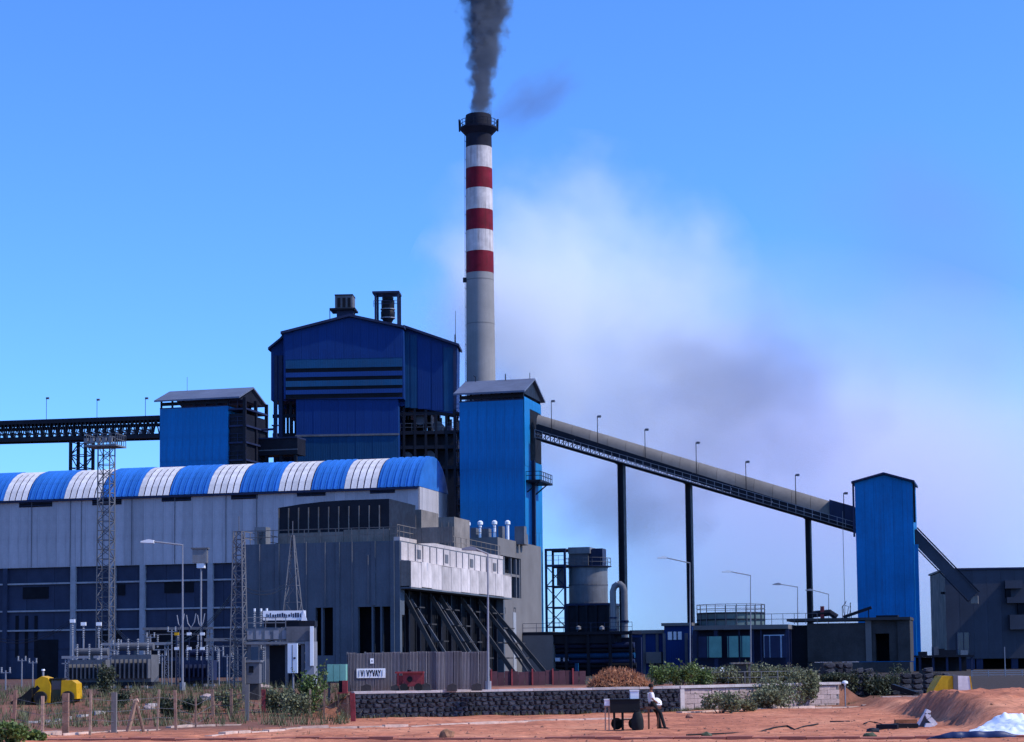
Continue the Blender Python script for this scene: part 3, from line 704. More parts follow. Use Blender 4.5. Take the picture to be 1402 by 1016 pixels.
# ---------------------------------------------------------------- inclined conveyor, right
FC = Frame(738, 226 + .966 * 4.2 - .259 * 1)     # its axis: in the middle of the tower's right side, along the plant grid
FR = None
def right_conveyor():
    F = FC
    root = fthing('inclined_conveyor', 'long covered conveyor sloping down from the central tower to the right blue tower', 'conveyor', F)
    P = F.uz; u0, u1 = F.u(738, 585), F.u(1171, 710)
    hw = 1.25
    def line(pa, pb):
        (a, za), (b, zb) = P(*pa, -hw), P(*pb, -hw); return lambda u: za + (zb - za) * (u - a) / (b - a)
    T, C, Bm = line((740, 568), (1135, 685)), line((740, 583), (1135, 707)), line((740, 602), (1170, 727))
    n = 16; uc = F.u(1137, 690)
    # half-round cover in sections
    for k in range(n):
        a = u0 + (uc - u0) * k / n; b = u0 + (uc - u0) * (k + 1) / n - .03
        mb = MB(); vs = []; m = 10
        for u in (a, b):
            for j in range(m + 1):
                t = math.pi * j / m; vs.append((u, -hw * math.cos(t), C(u) + (T(u) - C(u)) * math.sin(t)))
            for j in range(m + 1):
                t = math.pi * j / m; vs.append((u, -(hw - .06) * math.cos(t), C(u) + (T(u) - C(u) - .06) * math.sin(t)))
        q = 2 * (m + 1)
        fs = []
        for j in range(m):
            fs += [(j, j + 1, q + j + 1, q + j), (m + 1 + j, q + m + 1 + j, q + m + 2 + j, m + 2 + j)]
            fs += [(j, m + 1 + j, m + 2 + j, j + 1), (q + j, q + j + 1, q + m + 2 + j, q + m + 1 + j)]
        mb.add(vs, fs).build('cover_sheet', M['conveyor_cover'], root, True)
    for v in (-hw, hw):
        MB().beam((u0, v, C(u0) - .12), (u1, v, C(u1) - .12), .16, .24).build('top_chord', M['steel_dark'], root)
        MB().beam((u0, v, Bm(u0)), (u1, v, Bm(u1)), .2, .26).build('bottom_chord', M['steel_dark'], root)
        g = MB(); nn = 34
        for k in range(nn):
            a = u0 + (u1 - u0) * k / nn; b = u0 + (u1 - u0) * (k + 1) / nn
            g.beam((a, v, Bm(a)), (a, v, C(a)), .1); g.beam((a, v, Bm(a)), (b, v, C(b)), .08)
        g.build('truss_bracing', M['steel_dark'], root)
    for k in range(8):          # patchy side skirts, dark to paint the shaded lower half of the cover
        a = u0 + (u1 - u0) * k / 8; b = u0 + (u1 - u0) * (k + 1) / 8 - .05
        MB().beam((a, -hw - .02, C(a) - .4), (b, -hw - .02, C(b) - .4), .05, 1.0).build('shade_skirt', M['steel_dark'], root)
    MB().beam((u0, 0, C(u0) - .55), (u1, 0, C(u1) - .55), 1.6, .3).build('conveyor_belt', M['rubber'], root)
    MB().beam((u0, -hw - .5, Bm(u0) + .1), (u1, -hw - .5, Bm(u1) + .1), .9, .08).build('walkway', M['steel_grey'], root)
    g = MB(); m = 40
    for k in range(m + 1):
        a = u0 + (u1 - u0) * k / m; g.beam((a, -hw - .9, Bm(a)), (a, -hw - .9, Bm(a) + 1.0), .045)
    for h in (.5, 1.0): g.beam((u0, -hw - .9, Bm(u0) + h), (u1, -hw - .9, Bm(u1) + h), .045)
    g.build('walkway_railing', M['galvanised'], root)
    MB().prism([(uc, C(uc) - .3), (u1, C(u1) - .3), (u1, T(u1) + .15), (uc, T(uc) + .1)], -hw - .1, hw + .1).build('end_housing', M['steel_navy'], root)
    for px, py in ((755, 549), (818, 570), (883, 588), (953, 606), (1021, 632), (1089, 650), (1155, 675)):
        u, z = P(px, py, -hw); small_lamp(root, (u, -hw - .1, C(u) - .3), z - C(u) + .3, s=.9)
    for px, w in ((853, .36), (945, .33), (1108, .3)):
        u = F.u(px, 780); zt = Bm(u) - .14
        for v in (-.4, .4):
            lg = MB()
            lg.prism([(u - w, 0), (u - w + .14, 0), (u - w + .14, zt), (u - w, zt)], v - w, v + w)
            lg.prism([(u + w - .14, 0), (u + w, 0), (u + w, zt), (u + w - .14, zt)], v - w, v + w)
            lg.box(u - w + .141, u + w - .141, v - .06, v + .06, 0, zt)
            lg.build('support_column', M['steel_dark'], root)
        g = MB(); z = 2.0
        while z < zt - 2: g.beam((u, -.4, z), (u, .4, z + 2), .12); z += 2
        g.build('column_bracing', M['steel_dark'], root)
        MB().box(u - w - .1, u + w + .1, -1.6, 1.6, zt + .003, zt + .13).build('column_head', M['steel_dark'], root)
    return root
right_conveyor()

# ---------------------------------------------------------------- right blue tower with its chute
def right_tower():
    u1 = FC.u(1171, 710)
    O = FC.O + FC.U * u1 - FC.V * 3.4
    F = Frame(1171, O.y)
    root = fthing('transfer_tower', 'blue gabled tower at the right end of the sloping conveyor', 'tower', F)
    P = F.uz; D = 7.0
    a, b = F.u(1171, 700), F.u(1249, 700)
    zl, zr, zp = P(1171, 661)[1], P(1249, 660)[1], P(1210, 650)[1]; pk = F.u(1210, 650)
    MB().prism([(a, 0), (b, 0), (b, zr), (pk, zp), (a, zl)], 0, D).build('wall', M['tower_blue'], root)
    n = 6
    for k in range(n):
        x0 = a + (b - a) * k / n + .01; x1 = a + (b - a) * (k + 1) / n - .01
        f = lambda x: zl + (zp - zl) * (x - a) / (pk - a) if x < pk else zp + (zr - zp) * (x - pk) / (b - pk)
        MB().prism([(x0, 0), (x1, 0), (x1, f(x1) - .03), (x0, f(x0) - .03)], -.07 + rnd.uniform(-.01, .01), -.002).build('cladding_sheet', M['tower_blue'], root)
    clad(root, .0, D, 0, zr - .1, 0, 1.4, M['tower_blue'], side=b + .01)
    for (x0, z0), (x1, z1) in (((a - .35, zl - .08), (pk, zp + .03)), ((pk, zp + .03), (b + .35, zr - .08))):
        MB().prism([(x0, z0), (x1, z1), (x1, z1 + .22), (x0, z0 + .22)], -.5, D + .4).build('roof_slope', M['steel_navy'], root)
    MB().box(a - .28, a - .08, -.1, .2, P(1171, 735)[1], zl - .1).build('downpipe', M['steel_navy'], root)
    MB().box(b + .09, b + .35, .2, .5, P(1250, 715)[1], zr - .15).build('downpipe', M['steel_dark'], root)
    MB().box(b + .09, b + .5, .6, 1.2, 0, P(1250, 745)[1]).build('corner_sheet', M['tower_blue'], root)
    # chute to the grey building
    ua, za = P(1249, 730, 3); ub, zb_ = P(1333, 817, 3)
    ch = MB()
    d = (Vector((ub, 3, zb_)) - Vector((ua, 3, za)))
    ch.beam((ua, 3, za), (ub, 3, zb_), 1.8, 1.35)
    c = ch.build('chute', M['grey_clad'], root)
    for s in (-1, 1):
        off = Vector((-d.z, 0, d.x)).normalized() * (.82 * s)
        MB().beam(Vector((ua, 3, za)) + off, Vector((ub, 3, zb_)) + off, 2.3, .14).build('chute_flange', M['steel_dark'], c)
    MB().box(ub - .3, ub + .5, 2.2, 4, zb_ - .8, zb_ + .1).build('chute_mouth', M['clad_rust'], c)
    MB().tube([(F.u(1159), -.5, 0), (F.u(1159), -.5, P(1159, 700)[1])], .035, 5).build('earthing_cable', M['steel_grey'], root)
right_tower()

def grey_building():
    F = Frame(1297, 232, th=R(6))
    root = fthing('grey_building', 'dark grey flat-roofed plant building at the right edge, with shed openings', 'building', F)
    P = F.uz
    a, b = F.u(1297), F.u(1470); zt = P(1340, 780)[1]; zo = P(1340, 902)[1]
    MB().box(a, b, .1, 16, zo, zt).build('wall', M['grey_clad'], root)
    MB().box(a, F.u(1335), .1, 16, 0, zo - .005).build('base_wall', M['steel_navy'], root)
    for p in (1337, 1385, 1440): MB().box(F.u(p), F.u(p) + .8, .2, 1, 0, zo - .005).build('pillar', M['steel_navy'], root)
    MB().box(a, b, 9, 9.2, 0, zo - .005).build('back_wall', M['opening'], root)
    clad(root, a, b, zo + .02, zt - .05, 0, 1.6, M['grey_clad'], 'wall_panel', t=.09)
    MB().box(a - .2, b, -.2, 16.2, zt + .003, zt + .22).build('roof_edge', M['steel_navy'], root)
    w = MB().box(F.u(1311), F.u(1329), -.06, -.012, P(1320, 895)[1], P(1320, 866)[1]).build('window', M['glass'], root)
    for x in (1311, 1320, 1328): MB().box(F.u(x) - .04, F.u(x) + .06, -.1, -.065, P(1320, 895)[1], P(1320, 866)[1]).build('frame', M['steel_navy'], w)
    for xa, xb, ya, yb in ((1378, 1402, 795, 806), (1380, 1415, 818, 826), (1383, 1420, 842, 862)):
        MB().box(F.u(xa), F.u(xb), -.8, -.01, P(xa, yb)[1], P(xa, ya)[1]).build('wall_duct', M['grey_clad'], root)
    for xa, xb, ya, yb in ((1379, 1386, 806, 818), (1395, 1415, 826, 850)):
        MB().box(F.u(xa), F.u(xb), -.5, -.01, P(xa, yb)[1], P(xa, ya)[1]).build('wall_opening', M['opening'], root)
    MB().box(a - .5, a - .05, .5, 1, P(1295, 813)[1], P(1295, 810)[1]).build('floodlight', M['steel_dark'], root)
    F2 = Frame(1258, 205, th=R(6))
    r2 = fthing('dark_shed', 'low black shed with clutter on its roof between blue tower and grey building', 'shed', F2)
    P = F2.uz; a, b = F2.u(1258), F2.u(1334); z = P(1290, 897)[1]
    MB().box(a, b, 0, 7, z - .22, z).build('roof', M['steel_dark'], r2)
    MB().box(a + .2, b - .2, 5, 5.2, 0, z - .225).build('back_wall', M['steel_dark'], r2)
    for p in (1260, 1278, 1297, 1315, 1331): MB().box(F2.u(p) - .12, F2.u(p) + .12, .2, .45, 0, z - .225).build('post', M['steel_navy'], r2)
    for xa, xb, h, m in ((1262, 1272, .4, 'steel_dark'), (1281, 1288, .9, 'steel_grey'), (1286, 1296, .7, 'steel_dark'), (1296, 1312, .55, 'steel_dark'), (1318, 1328, .5, 'silo_grey')):
        MB().box(F2.u(xa), F2.u(xb), 1.5, 3.5, z + .003, z + h).build('roof_unit', M[m], r2)
    g = MB(); z0 = PZ
    F3 = Frame(1330, 150, th=R(4))
    r3 = fthing('site_fence', 'low mesh fence in front of the dark openings behind the earth mound', 'fence', F3)
    for k in range(9):
        u = k * 1.3; MB().beam((u, 0, 0), (u, 0, .5 if k != 2 else 2.3), .07).build('post', M['galvanised'], r3)
    for h in (.12, .3, .46): MB().beam((0, 0, h), (10.4, 0, h), .05).build('rail', M['galvanised'], r3)
grey_building()
# ---------------------------------------------------------------- concrete cooling tower
def cooling_tower():
    F = Frame(548, 150)
    root = fthing('cooling_tower', 'dark grey concrete cooling tower with white panelled right side', 'cooling tower', F)
    P = F.uz; a = F.u(331); D = 31.0; zt = P(546, 740)[1]
    sl = [(432, 440, 815, 892), (442, 456, 832, 892), (490, 509, 832, 892), (511, 521, 830, 892), (523, 536, 832, 892)]
    # front wall built around its slots
    zs0, zs1 = P(490, 897)[1], P(490, 831)[1]
    MB().box(a, 0, 0, .5, zs1, zt).build('front_wall', M['concrete_dark'], root)
    MB().box(a, 0, 0, .5, 0, zs0).build('plinth', M['concrete_dark'], root)
    us = sorted([(F.u(x0), F.u(x1)) for x0, x1, _, _ in sl]); e = a
    for x0, x1 in us + [(0, 0)]:
        if x0 - e > .02: MB().box(e, x0, 0, .5, zs0 + .002, zs1 - .002).build('pier', M['concrete_dark'], root)
        e = x1
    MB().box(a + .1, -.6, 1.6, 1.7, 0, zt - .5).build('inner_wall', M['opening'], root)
    MB().box(a, a + .4, .51, D, 0, zt).build('left_wall', M['concrete_dark'], root)
    MB().box(a, 0, .51, D, zt - .3, zt - .01).build('deck', M['concrete_dark'], root)
    MB().box(a, 0, D, D + .4, 0, zt).build('rear_wall', M['concrete_dark'], root)
    # front ribs
    for px in (463, 512, 538, 380):
        u = F.u(px); MB().box(u - .16, u + .16, -.1, -.003, zs1 + .1 if px in (512,) else 0, zt).build('rib', M['concrete_dark'], root)
    for px, ya, yb in ((446, 742, 830), (505, 760, 826), (420, 742, 900), (356, 745, 850), (483, 742, 900)):
        u = F.u(px); MB().tube([(u, -.12, P(px, yb)[1]), (u, -.12, P(px, ya)[1])], .045, 6).build('wall_pipe', M['steel_grey'], root)
    # right side: two rows of panels, the lower one standing proud
    z3, z2, z1, z0 = zt, F.vz(552, 769, 0)[1], F.vz(552, 768, .8)[1], F.vz(552, 802, .8)[1]
    MB().box(-.5, -.02, .51, D, z2 - .2, zt - .02).build('upper_wall', M['concrete_dark'], root)
    MB().box(-.5, .02, .02, D - .02, zt + .003, zt + .3).build('parapet', M['clad_white'], root)
    n = 11; w = (D - .3) / n; nu = 16; wu = (D - .3) / nu
    up = MB().box(0, .09, 0, wu - .3, z2 + .12, zt - .1).mesh('side_panel', M['clad_white'])
    lp = MB().box(0, .12, 0, w - .09, z0, z2 + .0).mesh('side_panel', M['clad_white'])
    for k in range(n):
        inst('side_panel', lp, root, (.78 + rnd.uniform(-.03, .03), .1 + k * w, rnd.uniform(-.05, .05)))
    for k in range(nu):
        inst('side_panel', up, root, (rnd.uniform(-.03, .02), .1 + k * wu, 0))
        if k % 4 == 2: MB().box(.1, .13, .1 + (k + .12) * wu, .1 + (k + .62) * wu, z2 + .4, zt - .5).build('panel_louvre', M['steel_grey'], root)
    MB().box(-.02, .9, .05, .1, z0 + .05, z2).build('end_panel', M['clad_rust'], root)
    MB().box(0, .77, .1, D - .2, z2 + .02, z2 + .07).build('ledge', M['clad_white'], root)
    MB().box(-.5, .88, .12, D - .2, z0 - .15, z0 - .02).build('soffit', M['concrete_dark'], root)
    # open basin side: columns and outward struts
    MB().box(-1.0, -.9, .6, D - .6, 0, z0 - .2).build('basin_shade', M['opening'], root)  # near-black sheet added behind the columns, its colour stands in for basin shade
    MB().box(-.5, -.02, .52, 1.2, z0 - 2.2, z0 - .16).build('corner_infill', M['concrete_dark'], root)
    for k in range(11):
        v = .8 + k * (D - 1.5) / 10
        MB().box(-.75, -.45, v - .15, v + .15, 0, z0 - .16).build('column', M['steel_dark'], root)
    for k in range(6):
        v = (2.2, 9.5, 12.0, 18.5, 24.0, 26.5)[k]
        MB().beam((-.4, v, z0 - .5), (3.4 + .4 * k, v, .2), .22, .34).build('raking_strut', M['concrete_sooty'], root)
        MB().beam((-.4, v + 1.8, z0 - .9), (3.6, v + 1.8, .6), .14, .2).build('stay', M['steel_grey'], root)
        for t in (.15, .35, .55, .75): MB().box(-.4 + 5 * t - .5, -.4 + 5 * t + .5, v + .25, v + 1.6, z0 - .5 - (z0 - .7) * t - .1, z0 - .5 - (z0 - .7) * t).build('louvre_blade', M['concrete_sooty'], root)
    # housings on the deck, one behind the other
    def housing(v, xa, xb, ytop, ybot, m, dep):
        u0, u1 = F.u(xa, 730, v), F.u(xb, 730, v); za, zb = zt + .31, P(xa, ytop, v)[1]
        q = [(u0, za), (u1, za), (u1, zb)] + [(u0 + (u1 - u0) * t, zb - (.45 if dep > 6 else .1) * (1 - t * 1.6 if t < .6 else .04) ** 2) for t in (.8, .6, .4, .2, 0)]
        h = MB().prism(q, v, v + dep).build('fan_housing', M[m], root)
        k = 0; u = u0
        while u < u1 - .05:
            MB().box(u, u + .09, v - .07, v - .002, za, zb - .5).build('housing_rib', M['clad_rust'], h); u += (u1 - u0) / max(5, round((u1 - u0) / .9))
    housing(5, 381, 533, 688, 735, 'steel_dark', 7)
    housing(14, 533, 577, 699, 735, 'clad_rust', 5)
    housing(22, 577, 622, 709, 735, 'clad_rust', 5)
    for xa, xb, hh in ((381, 470, 1.15), (470.5, 533, 1.3), (533.5, 577, 1.25), (577.5, 620, 1.3)):
        MB().box(F.u(xa, 730, 4.4), F.u(xb, 730, 4.4), 4.4, 4.5, zt + .003, zt + hh).build('deck_screen', M['clad_rust'], root)
    g = MB(); rail(g, [(a, .1, zt), (a, D, zt)], 1.1, 1.6); rail(g, [(a, .1, zt), (-.05, .1, zt)], 1.1, 1.4, .055); rail(g, [(-.3, .3, zt + .3), (-.3, D, zt + .3)], 1.0, 1.6)
    g.build('deck_railing', M['clad_rust'], root)
    for px, py, s in ((358, 727, .5), (360, 733, .35)):
        u, z = P(px, py, 2.5); MB().box(u - s, u + s, 2.2, 3.2, zt - .0, z + .3).build('deck_box', M['silo_grey'], root)
cooling_tower()

# ---------------------------------------------------------------- pale concrete block with white vents
def concrete_block():
    F = Frame(683, 185)
    root = fthing('concrete_block', 'plain grey concrete block with tall framed opening and four white roof vents', 'building', F)
    P = F.uz; L = 17.0; zt = F.vz(684, 736, 0)[1]; a = F.u(600)
    v0, zA = F.vz(685, 755, 0); v1, _ = F.vz(713, 765, 0); zB = F.vz(700, 818, 0)[1]
    zA -= .35
    MB().box(a, 0, 0, .4, 0, zt).build('front_wall', M['concrete_grey'], root)
    MB().box(-.4, 0, .41, v0, 0, zt).build('side_wall', M['concrete_grey'], root)
    MB().box(-.4, 0, v1, L, 0, zt).build('side_wall', M['concrete_grey'], root)
    MB().box(-.4, 0, v0 + .002, v1 - .002, 0, zB).build('sill_wall', M['concrete_grey'], root)
    MB().box(-.4, 0, v0 + .002, v1 - .002, zA, zt).build('lintel_wall', M['concrete_grey'], root)
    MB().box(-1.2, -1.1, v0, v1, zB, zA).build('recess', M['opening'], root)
    for t in (.0, .22, .55, .8, .97):
        v = v0 + (v1 - v0) * t; MB().box(-.35, -.1, v, v + .25, zB + .002, zA - .002).build('mullion', M['steel_grey'], root)
    MB().box(-.33, -.12, v0, v1, (zA + zB) / 2 + .1, (zA + zB) / 2 + .35).build('transom', M['concrete_grey'], root)
    MB().box(a, -.41, .41, L, zt - .5, zt - .3).build('roof', M['concrete_sooty'], root)
    MB().box(a, -.01, L, L + .3, 0, zt).build('rear_wall', M['concrete_grey'], root)
    for px, py in ((640.5, 714), (657.5, 713), (677, 712.5), (695, 712.5)):
        u, z = P(px, py, 6); zb = zt - .3
        vv = MB().lathe([(.15, zb), (.15, z - .45)], 12, (u, 6)).build('roof_vent', M['paint_white'], root, True)
        MB().lathe([(.14, z - .449), (.27, z - .4), (.27, z - .12), (.1, z)], 14, (u, 6)).build('vent_cowl', M['paint_white'], vv, True)
    for px, py, w, h in ((648, 726, .3, .7), (664, 726, .4, .6), (685, 724, .22, .9), (618, 730, .6, .5), (627, 730, .4, .6), (711, 725, .5, 1.1)):
        u, z = P(px, py, 7); MB().box(u - w, u + w, 7, 8, zt - .3, z + h * .3).build('roof_unit', M['steel_grey'], root)
    MB().lathe([(.55, zt - .3), (.5, zt + .8)], 12, (F.u(716, 730, 9), 9)).build('roof_drum', M['concrete_grey'], root)
    g = MB(); rail(g, [(a, .2, zt), (-.2, .2, zt)], 1.0, 1.5, .045); g.build('roof_railing', M['steel_grey'], root)
    # small wall marks and a pale door at the foot of the side wall
    v, z = F.vz(704, 855, 0); MB().box(.003, .05, v - .5, v + .6, 0, z + 1.2).build('door', M['column_white'], root)
    for px in (691, 705):
        v, z = F.vz(px, 836, 0)
        mk = MB(); mk.box(.002, .01, v - .5, v - .38, z - .3, z + .3); mk.box(.002, .01, v - .5, v + .3, z + .2, z + .3); mk.box(.002, .01, v + .2, v + .32, z - .3, z + .2)
        mk.build('wall_mark', M['steel_dark'], root)
    # annex at its foot
    MB().box(.05, 3.2, 9, L, 0, F.vz(725, 866, 0)[1]).build('annex', M['concrete_grey'], root)
concrete_block()

# ---------------------------------------------------------------- silo with service frame
def silo():
    F = Frame(800, 232)
    root = fthing('storage_silo', 'grey steel silo with roof platform on a black frame behind the conveyor columns', 'silo', F)
    P = F.uz; Z = lambda y: P(800, y)[1]
    s = 232 / FPX
    cx, cy, r = F.u(799), 3.2, 27 * s
    MB().lathe([(r * .55, Z(862)), (r, Z(826)), (r, Z(776)), (r * .96, Z(775))], 28, (cx, cy)).build('shell', M['silo_grey'], root, True)
    for y in (776, 800, 825): MB().lathe([(r + .04, Z(y) - .08), (r + .04, Z(y) + .08)], 28, (cx, cy)).build('hoop', M['steel_grey'], root)
    pt = MB().lathe([(r + .5, Z(775)), (r + .5, Z(774))], 28, (cx, cy)).build('roof_platform', M['steel_navy'], root)
    g = MB(); pts = [(cx + (r + .45) * math.cos(t), cy + (r + .45) * math.sin(t), Z(774)) for t in [2 * math.pi * k / 16 for k in range(17)]]
    rail(g, pts, 1.0, 1.0, .05); g.build('platform_railing', M['steel_grey'], pt)
    a, b = F.u(804), F.u(822)
    MB().prism([(a, Z(774)), (b, Z(774)), (b, Z(750)), (a + .4, Z(750)), (a, Z(753))], cy - 1.2, cy + 1.0).build('filter_unit', M['steel_navy'], root)
    MB().box(F.u(776), F.u(803), cy - 1.5, cy + 1, Z(774), Z(757)).build('hoist_house', M['steel_grey'], root)
    MB().box(F.u(776), F.u(806), cy - 1.8, cy + 1.3, Z(756.8), Z(748)).build('hoist_roof', M['silo_grey'], root)
    # black base
    MB().box(F.u(776), F.u(835), .5, 6, Z(866), Z(829)).build('base_house', M['steel_dark'], root)
    MB().box(F.u(774), F.u(838), .2, 6.3, Z(829) + .004, Z(826)).build('base_slab', M['steel_navy'], root)
    for px in (777, 790, 803, 816, 833): MB().box(F.u(px) - .15, F.u(px) + .15, .2, .48, 0, Z(829)).build('base_column', M['steel_dark'], root)
    for px, py in ((792, 860), (824, 860)):
        u, z = P(px, py); MB().lathe([(.05, z - .3), (.32, z - .15), (.32, z + .15), (.05, z + .3)], 10, (u, .0)).build('valve', M['galvanised'], root)
    # service frame on the left
    for px in (748, 774):
        for v in (.4, 4): MB().box(F.u(px) - .13, F.u(px) + .13, v - .13, v + .13, 0, Z(750)).build('frame_leg', M['steel_navy'], root)
    for y in (752, 774, 802, 831, 858):
        for v in (.4, 4): MB().beam((F.u(748), v, Z(y)), (F.u(774), v, Z(y)), .18).build('frame_beam', M['steel_navy'], root)
        if y in (774, 752): MB().box(F.u(747), F.u(775), .3, 4.1, Z(y) + .1, Z(y) + .2).build('frame_floor', M['steel_grey'], root)
    for ya, yb in ((802, 831), (831, 858), (774, 802)):
        MB().beam((F.u(748), .4, Z(ya)), (F.u(774), .4, Z(yb)), .1).build('frame_brace', M['steel_navy'], root)
        MB().beam((F.u(774), .4, Z(ya)), (F.u(748), .4, Z(yb)), .1).build('frame_brace', M['steel_navy'], root)
    g = MB(); rail(g, [(F.u(748), .35, Z(774) + .2), (F.u(774), .35, Z(774) + .2)], 1.1, .8); g.build('frame_railing', M['galvanised'], root); g = MB(); rail(g, [(F.u(748), .35, Z(858)), (F.u(774), .35, Z(858))], 1.1, .8); g.build('frame_railing', M['galvanised'], root)
    MB().tube([(F.u(765), 2, Z(800)), (F.u(765), 2, Z(776))], .6, 12).build('cyclone', M['steel_grey'], root)
    # goose-neck pipe
    F2 = Frame(848, 222)
    p = fthing('goose_neck_pipe', 'grey upturned U-shaped duct beside the first conveyor column', 'pipe', F2)
    Q = F2.uz; u0, u1 = F2.u(840.5), F2.u(856); zt = Q(848, 800)[1]; rr = .38
    MB().tube([(u0, 0, 3.3), (u0, 0, zt - .8), (u0 + .2, 0, zt - .25), (u0 + .6, 0, zt)], rr, 12).build('riser', M['silo_grey'], p, True)
    MB().tube([(u0 + .61, 0, zt), (u1 - .5, 0, zt), (u1 - .15, 0, zt - .3), (u1, 0, zt - .8), (u1, 0, 0)], rr * 1.05, 12).build('downcomer', M['steel_grey'], p, True)
    for u, z in ((u0, zt - 4), (u1, zt - 4.5), (u0, 5), (u1, 6)): MB().tube([(u, 0, z), (u, 0, z + .2)], rr * 1.3, 12).build('flange', M['steel_navy'], p)
    MB().box(u0 - .7, u0 + .7, -.7, .7, 0, 3.3).build('fan_casing', M['steel_dark'], p)
silo()

# ---------------------------------------------------------------- dark pipe rack and bunkers in the middle
def pipe_rack():
    F = Frame(800, 192)
    root = fthing('pipe_rack', 'dark steel pipe rack and platform low in front of the silo', 'pipe rack', F)
    P = F.uz; Z = lambda y: P(790, y)[1]
    a, b = F.u(716), F.u(866)
    MB().box(a, b, 0, 5, Z(869), Z(865)).build('platform', M['steel_dark'], root)
    MB().box(F.u(688), b, 4.6, 5, 0, Z(873)).build('back_wall', M['steel_navy'], root)
    MB().box(F.u(742), F.u(840), .3, 4, Z(881), Z(869.3)).build('duct_box', M['steel_dark'], root)
    for px in (718, 745, 775, 805, 835, 863): MB().box(F.u(px) - .14, F.u(px) + .14, .1, .4, 0, Z(869.2)).build('rack_post', M['steel_dark'], root)
    for y, m, r in ((884, 'steel_navy', .3), (891, 'steel_dark', .25), (898, 'boiler_teal', .3), (906, 'steel_navy', .22), (912, 'steel_dark', .3)):
        MB().tube([(F.u(690), 1.0 + rnd.random(), Z(y)), (b, 1.0 + rnd.random(), Z(y))], r, 10).build('pipe', M[m], root, True)
    for px, py in ((762, 903), (773, 903), (735, 902), (752, 912)):
        u, z = P(px, py); MB().box(u - .25, u + .25, .4, .7, z - .18, z + .18).build('valve', M['panel_pale'], root)
    g = MB(); rail(g, [(a, .1, Z(865)), (b, .1, Z(865))], .9, 1.4, .04); g.build('railing', M['steel_navy'], root)
    MB().box(F.u(790.5), F.u(795), -1.2, -.9, 0, Z(908)).build('blue_post', M['boiler_teal'], root)
pipe_rack()

# ---------------------------------------------------------------- low pump houses on the right
def pump_house():
    F = Frame(950, 198)
    root = fthing('pump_house', 'low dark pump house with flat canopy and green glazed doors', 'building', F)
    P = F.uz; Z = lambda y: P(1000, y)[1]
    x = F.u
    MB().box(x(950), x(1080), 0, 7, Z(862), Z(856)).build('canopy', M['concrete_grey'], root)
    MB().box(x(950), x(1080), 2.5, 2.7, 0, Z(862.2)).build('back_wall', M['steel_navy'], root)
    for px, w in ((951, .45), (980, .4), (1012, .12), (1030, .3), (1042, .12), (1078, .35)):
        MB().box(x(px) - w / 2, x(px) + w / 2, .3, .6, 0, Z(862.2)).build('post', M['steel_navy'], root)
    for xa, xb, m in ((956, 968, 'steel_navy'), (968.5, 988, 'panel_green'), (996, 1011, 'panel_green'), (1014, 1028, 'panel_green')):
        d = MB().box(x(xa), x(xb), .1, .2, Z(900), Z(871)).build('glazed_door', M[m], root)
        MB().box(x(xa) + .1, x(xa) + .18, .02, .095, Z(900), Z(871)).build('stile', M['steel_navy'], d)
    w = MB().box(x(1046), x(1074), .1, .2, Z(901), Z(870)).build('window', M['panel_pale'], root)
    for px, ww in ((1047, .5), (1055, .7), (1064, .35), (1071, .5)): MB().box(x(px), x(px) + ww, .0, .095, Z(901), Z(871)).build('curtain_bar', M['steel_navy'], w)
    g = MB(); rail(g, [(x(1042), .1, Z(856)), (x(1120), .1, Z(856))], 1.1, 1.1, .05); g.build('roof_railing', M['steel_grey'], root)
    # tank on the roof
    t = fthing('roof_tank', 'wide round greenish tank with railing standing on the pump house canopy', 'tank', Frame(995, 202, z=PZ + Z(856)))
    FT2 = Frame(995, 202, z=PZ + Z(856)); zz = lambda y: FT2.uz(995, y)[1]; r = 46 * 202 / FPX
    MB().lathe([(r, 0.002), (r, zz(839)), (r * .6, zz(838))], 32, (0, r)).build('shell', M['tank_green'], t, True)
    for y in (839, 848): MB().lathe([(r + .12, zz(y) - .07), (r + .12, zz(y) + .07)], 32, (0, r)).build('hoop', M['steel_dark'], t)
    for k in range(20):
        an = 2 * math.pi * k / 20; MB().beam(((r + .08) * math.cos(an), r + (r + .08) * math.sin(an), 0), ((r + .08) * math.cos(an), r + (r + .08) * math.sin(an), zz(839)), .1).build('stiffener', M['steel_grey'], t)
    g = MB(); rail(g, [((r + .1) * math.cos(q), r + (r + .1) * math.sin(q), zz(839)) for q in [2 * math.pi * k / 20 for k in range(21)]], zz(827) - zz(839), 1.0, .06); g.build('railing', M['steel_grey'], t)
    # blue annex on the left
    F2 = Frame(906, 203)
    q = fthing('blue_annex', 'small dark blue annex with a white framed window left of the pump house', 'building', F2)
    P = F2.uz; Z2 = lambda y: P(920, y)[1]; x = F2.u
    MB().box(x(910), x(948), 0, 5, 0, Z2(857)).build('wall', M['boiler_blue'], q)
    MB().box(x(907), x(949), -.4, 5.3, Z2(857) + .003, Z2(853)).build('roof', M['concrete_grey'], q)
    MB().box(x(862), x(909.5), 1.0, 5, 0, Z2(867)).build('low_wall', M['boiler_blue'], q)
    MB().box(x(861), x(909.5), .6, 5.3, Z2(867) + .003, Z2(862)).build('low_roof', M['concrete_grey'], q)
    w = MB().box(x(915), x(934), -.05, -.01, Z2(876), Z2(865)).build('window', M['paint_white'], q)
    for px in (921, 927): MB().box(x(px), x(px) + .14, -.09, -.055, Z2(876), Z2(865)).build('mullion', M['steel_navy'], w)
    for px in (880, 898, 910, 940): MB().box(x(px) - .15, x(px) + .15, -.12 if px > 909 else .88, -.055 if px > 909 else .98, 0, Z2(867)).build('pilaster', M['steel_grey'], q)
    MB().box(x(884), x(905), .2, .9, 1.2, 2.4).build('wall_unit', M['concrete_grey'], q)
pump_house()

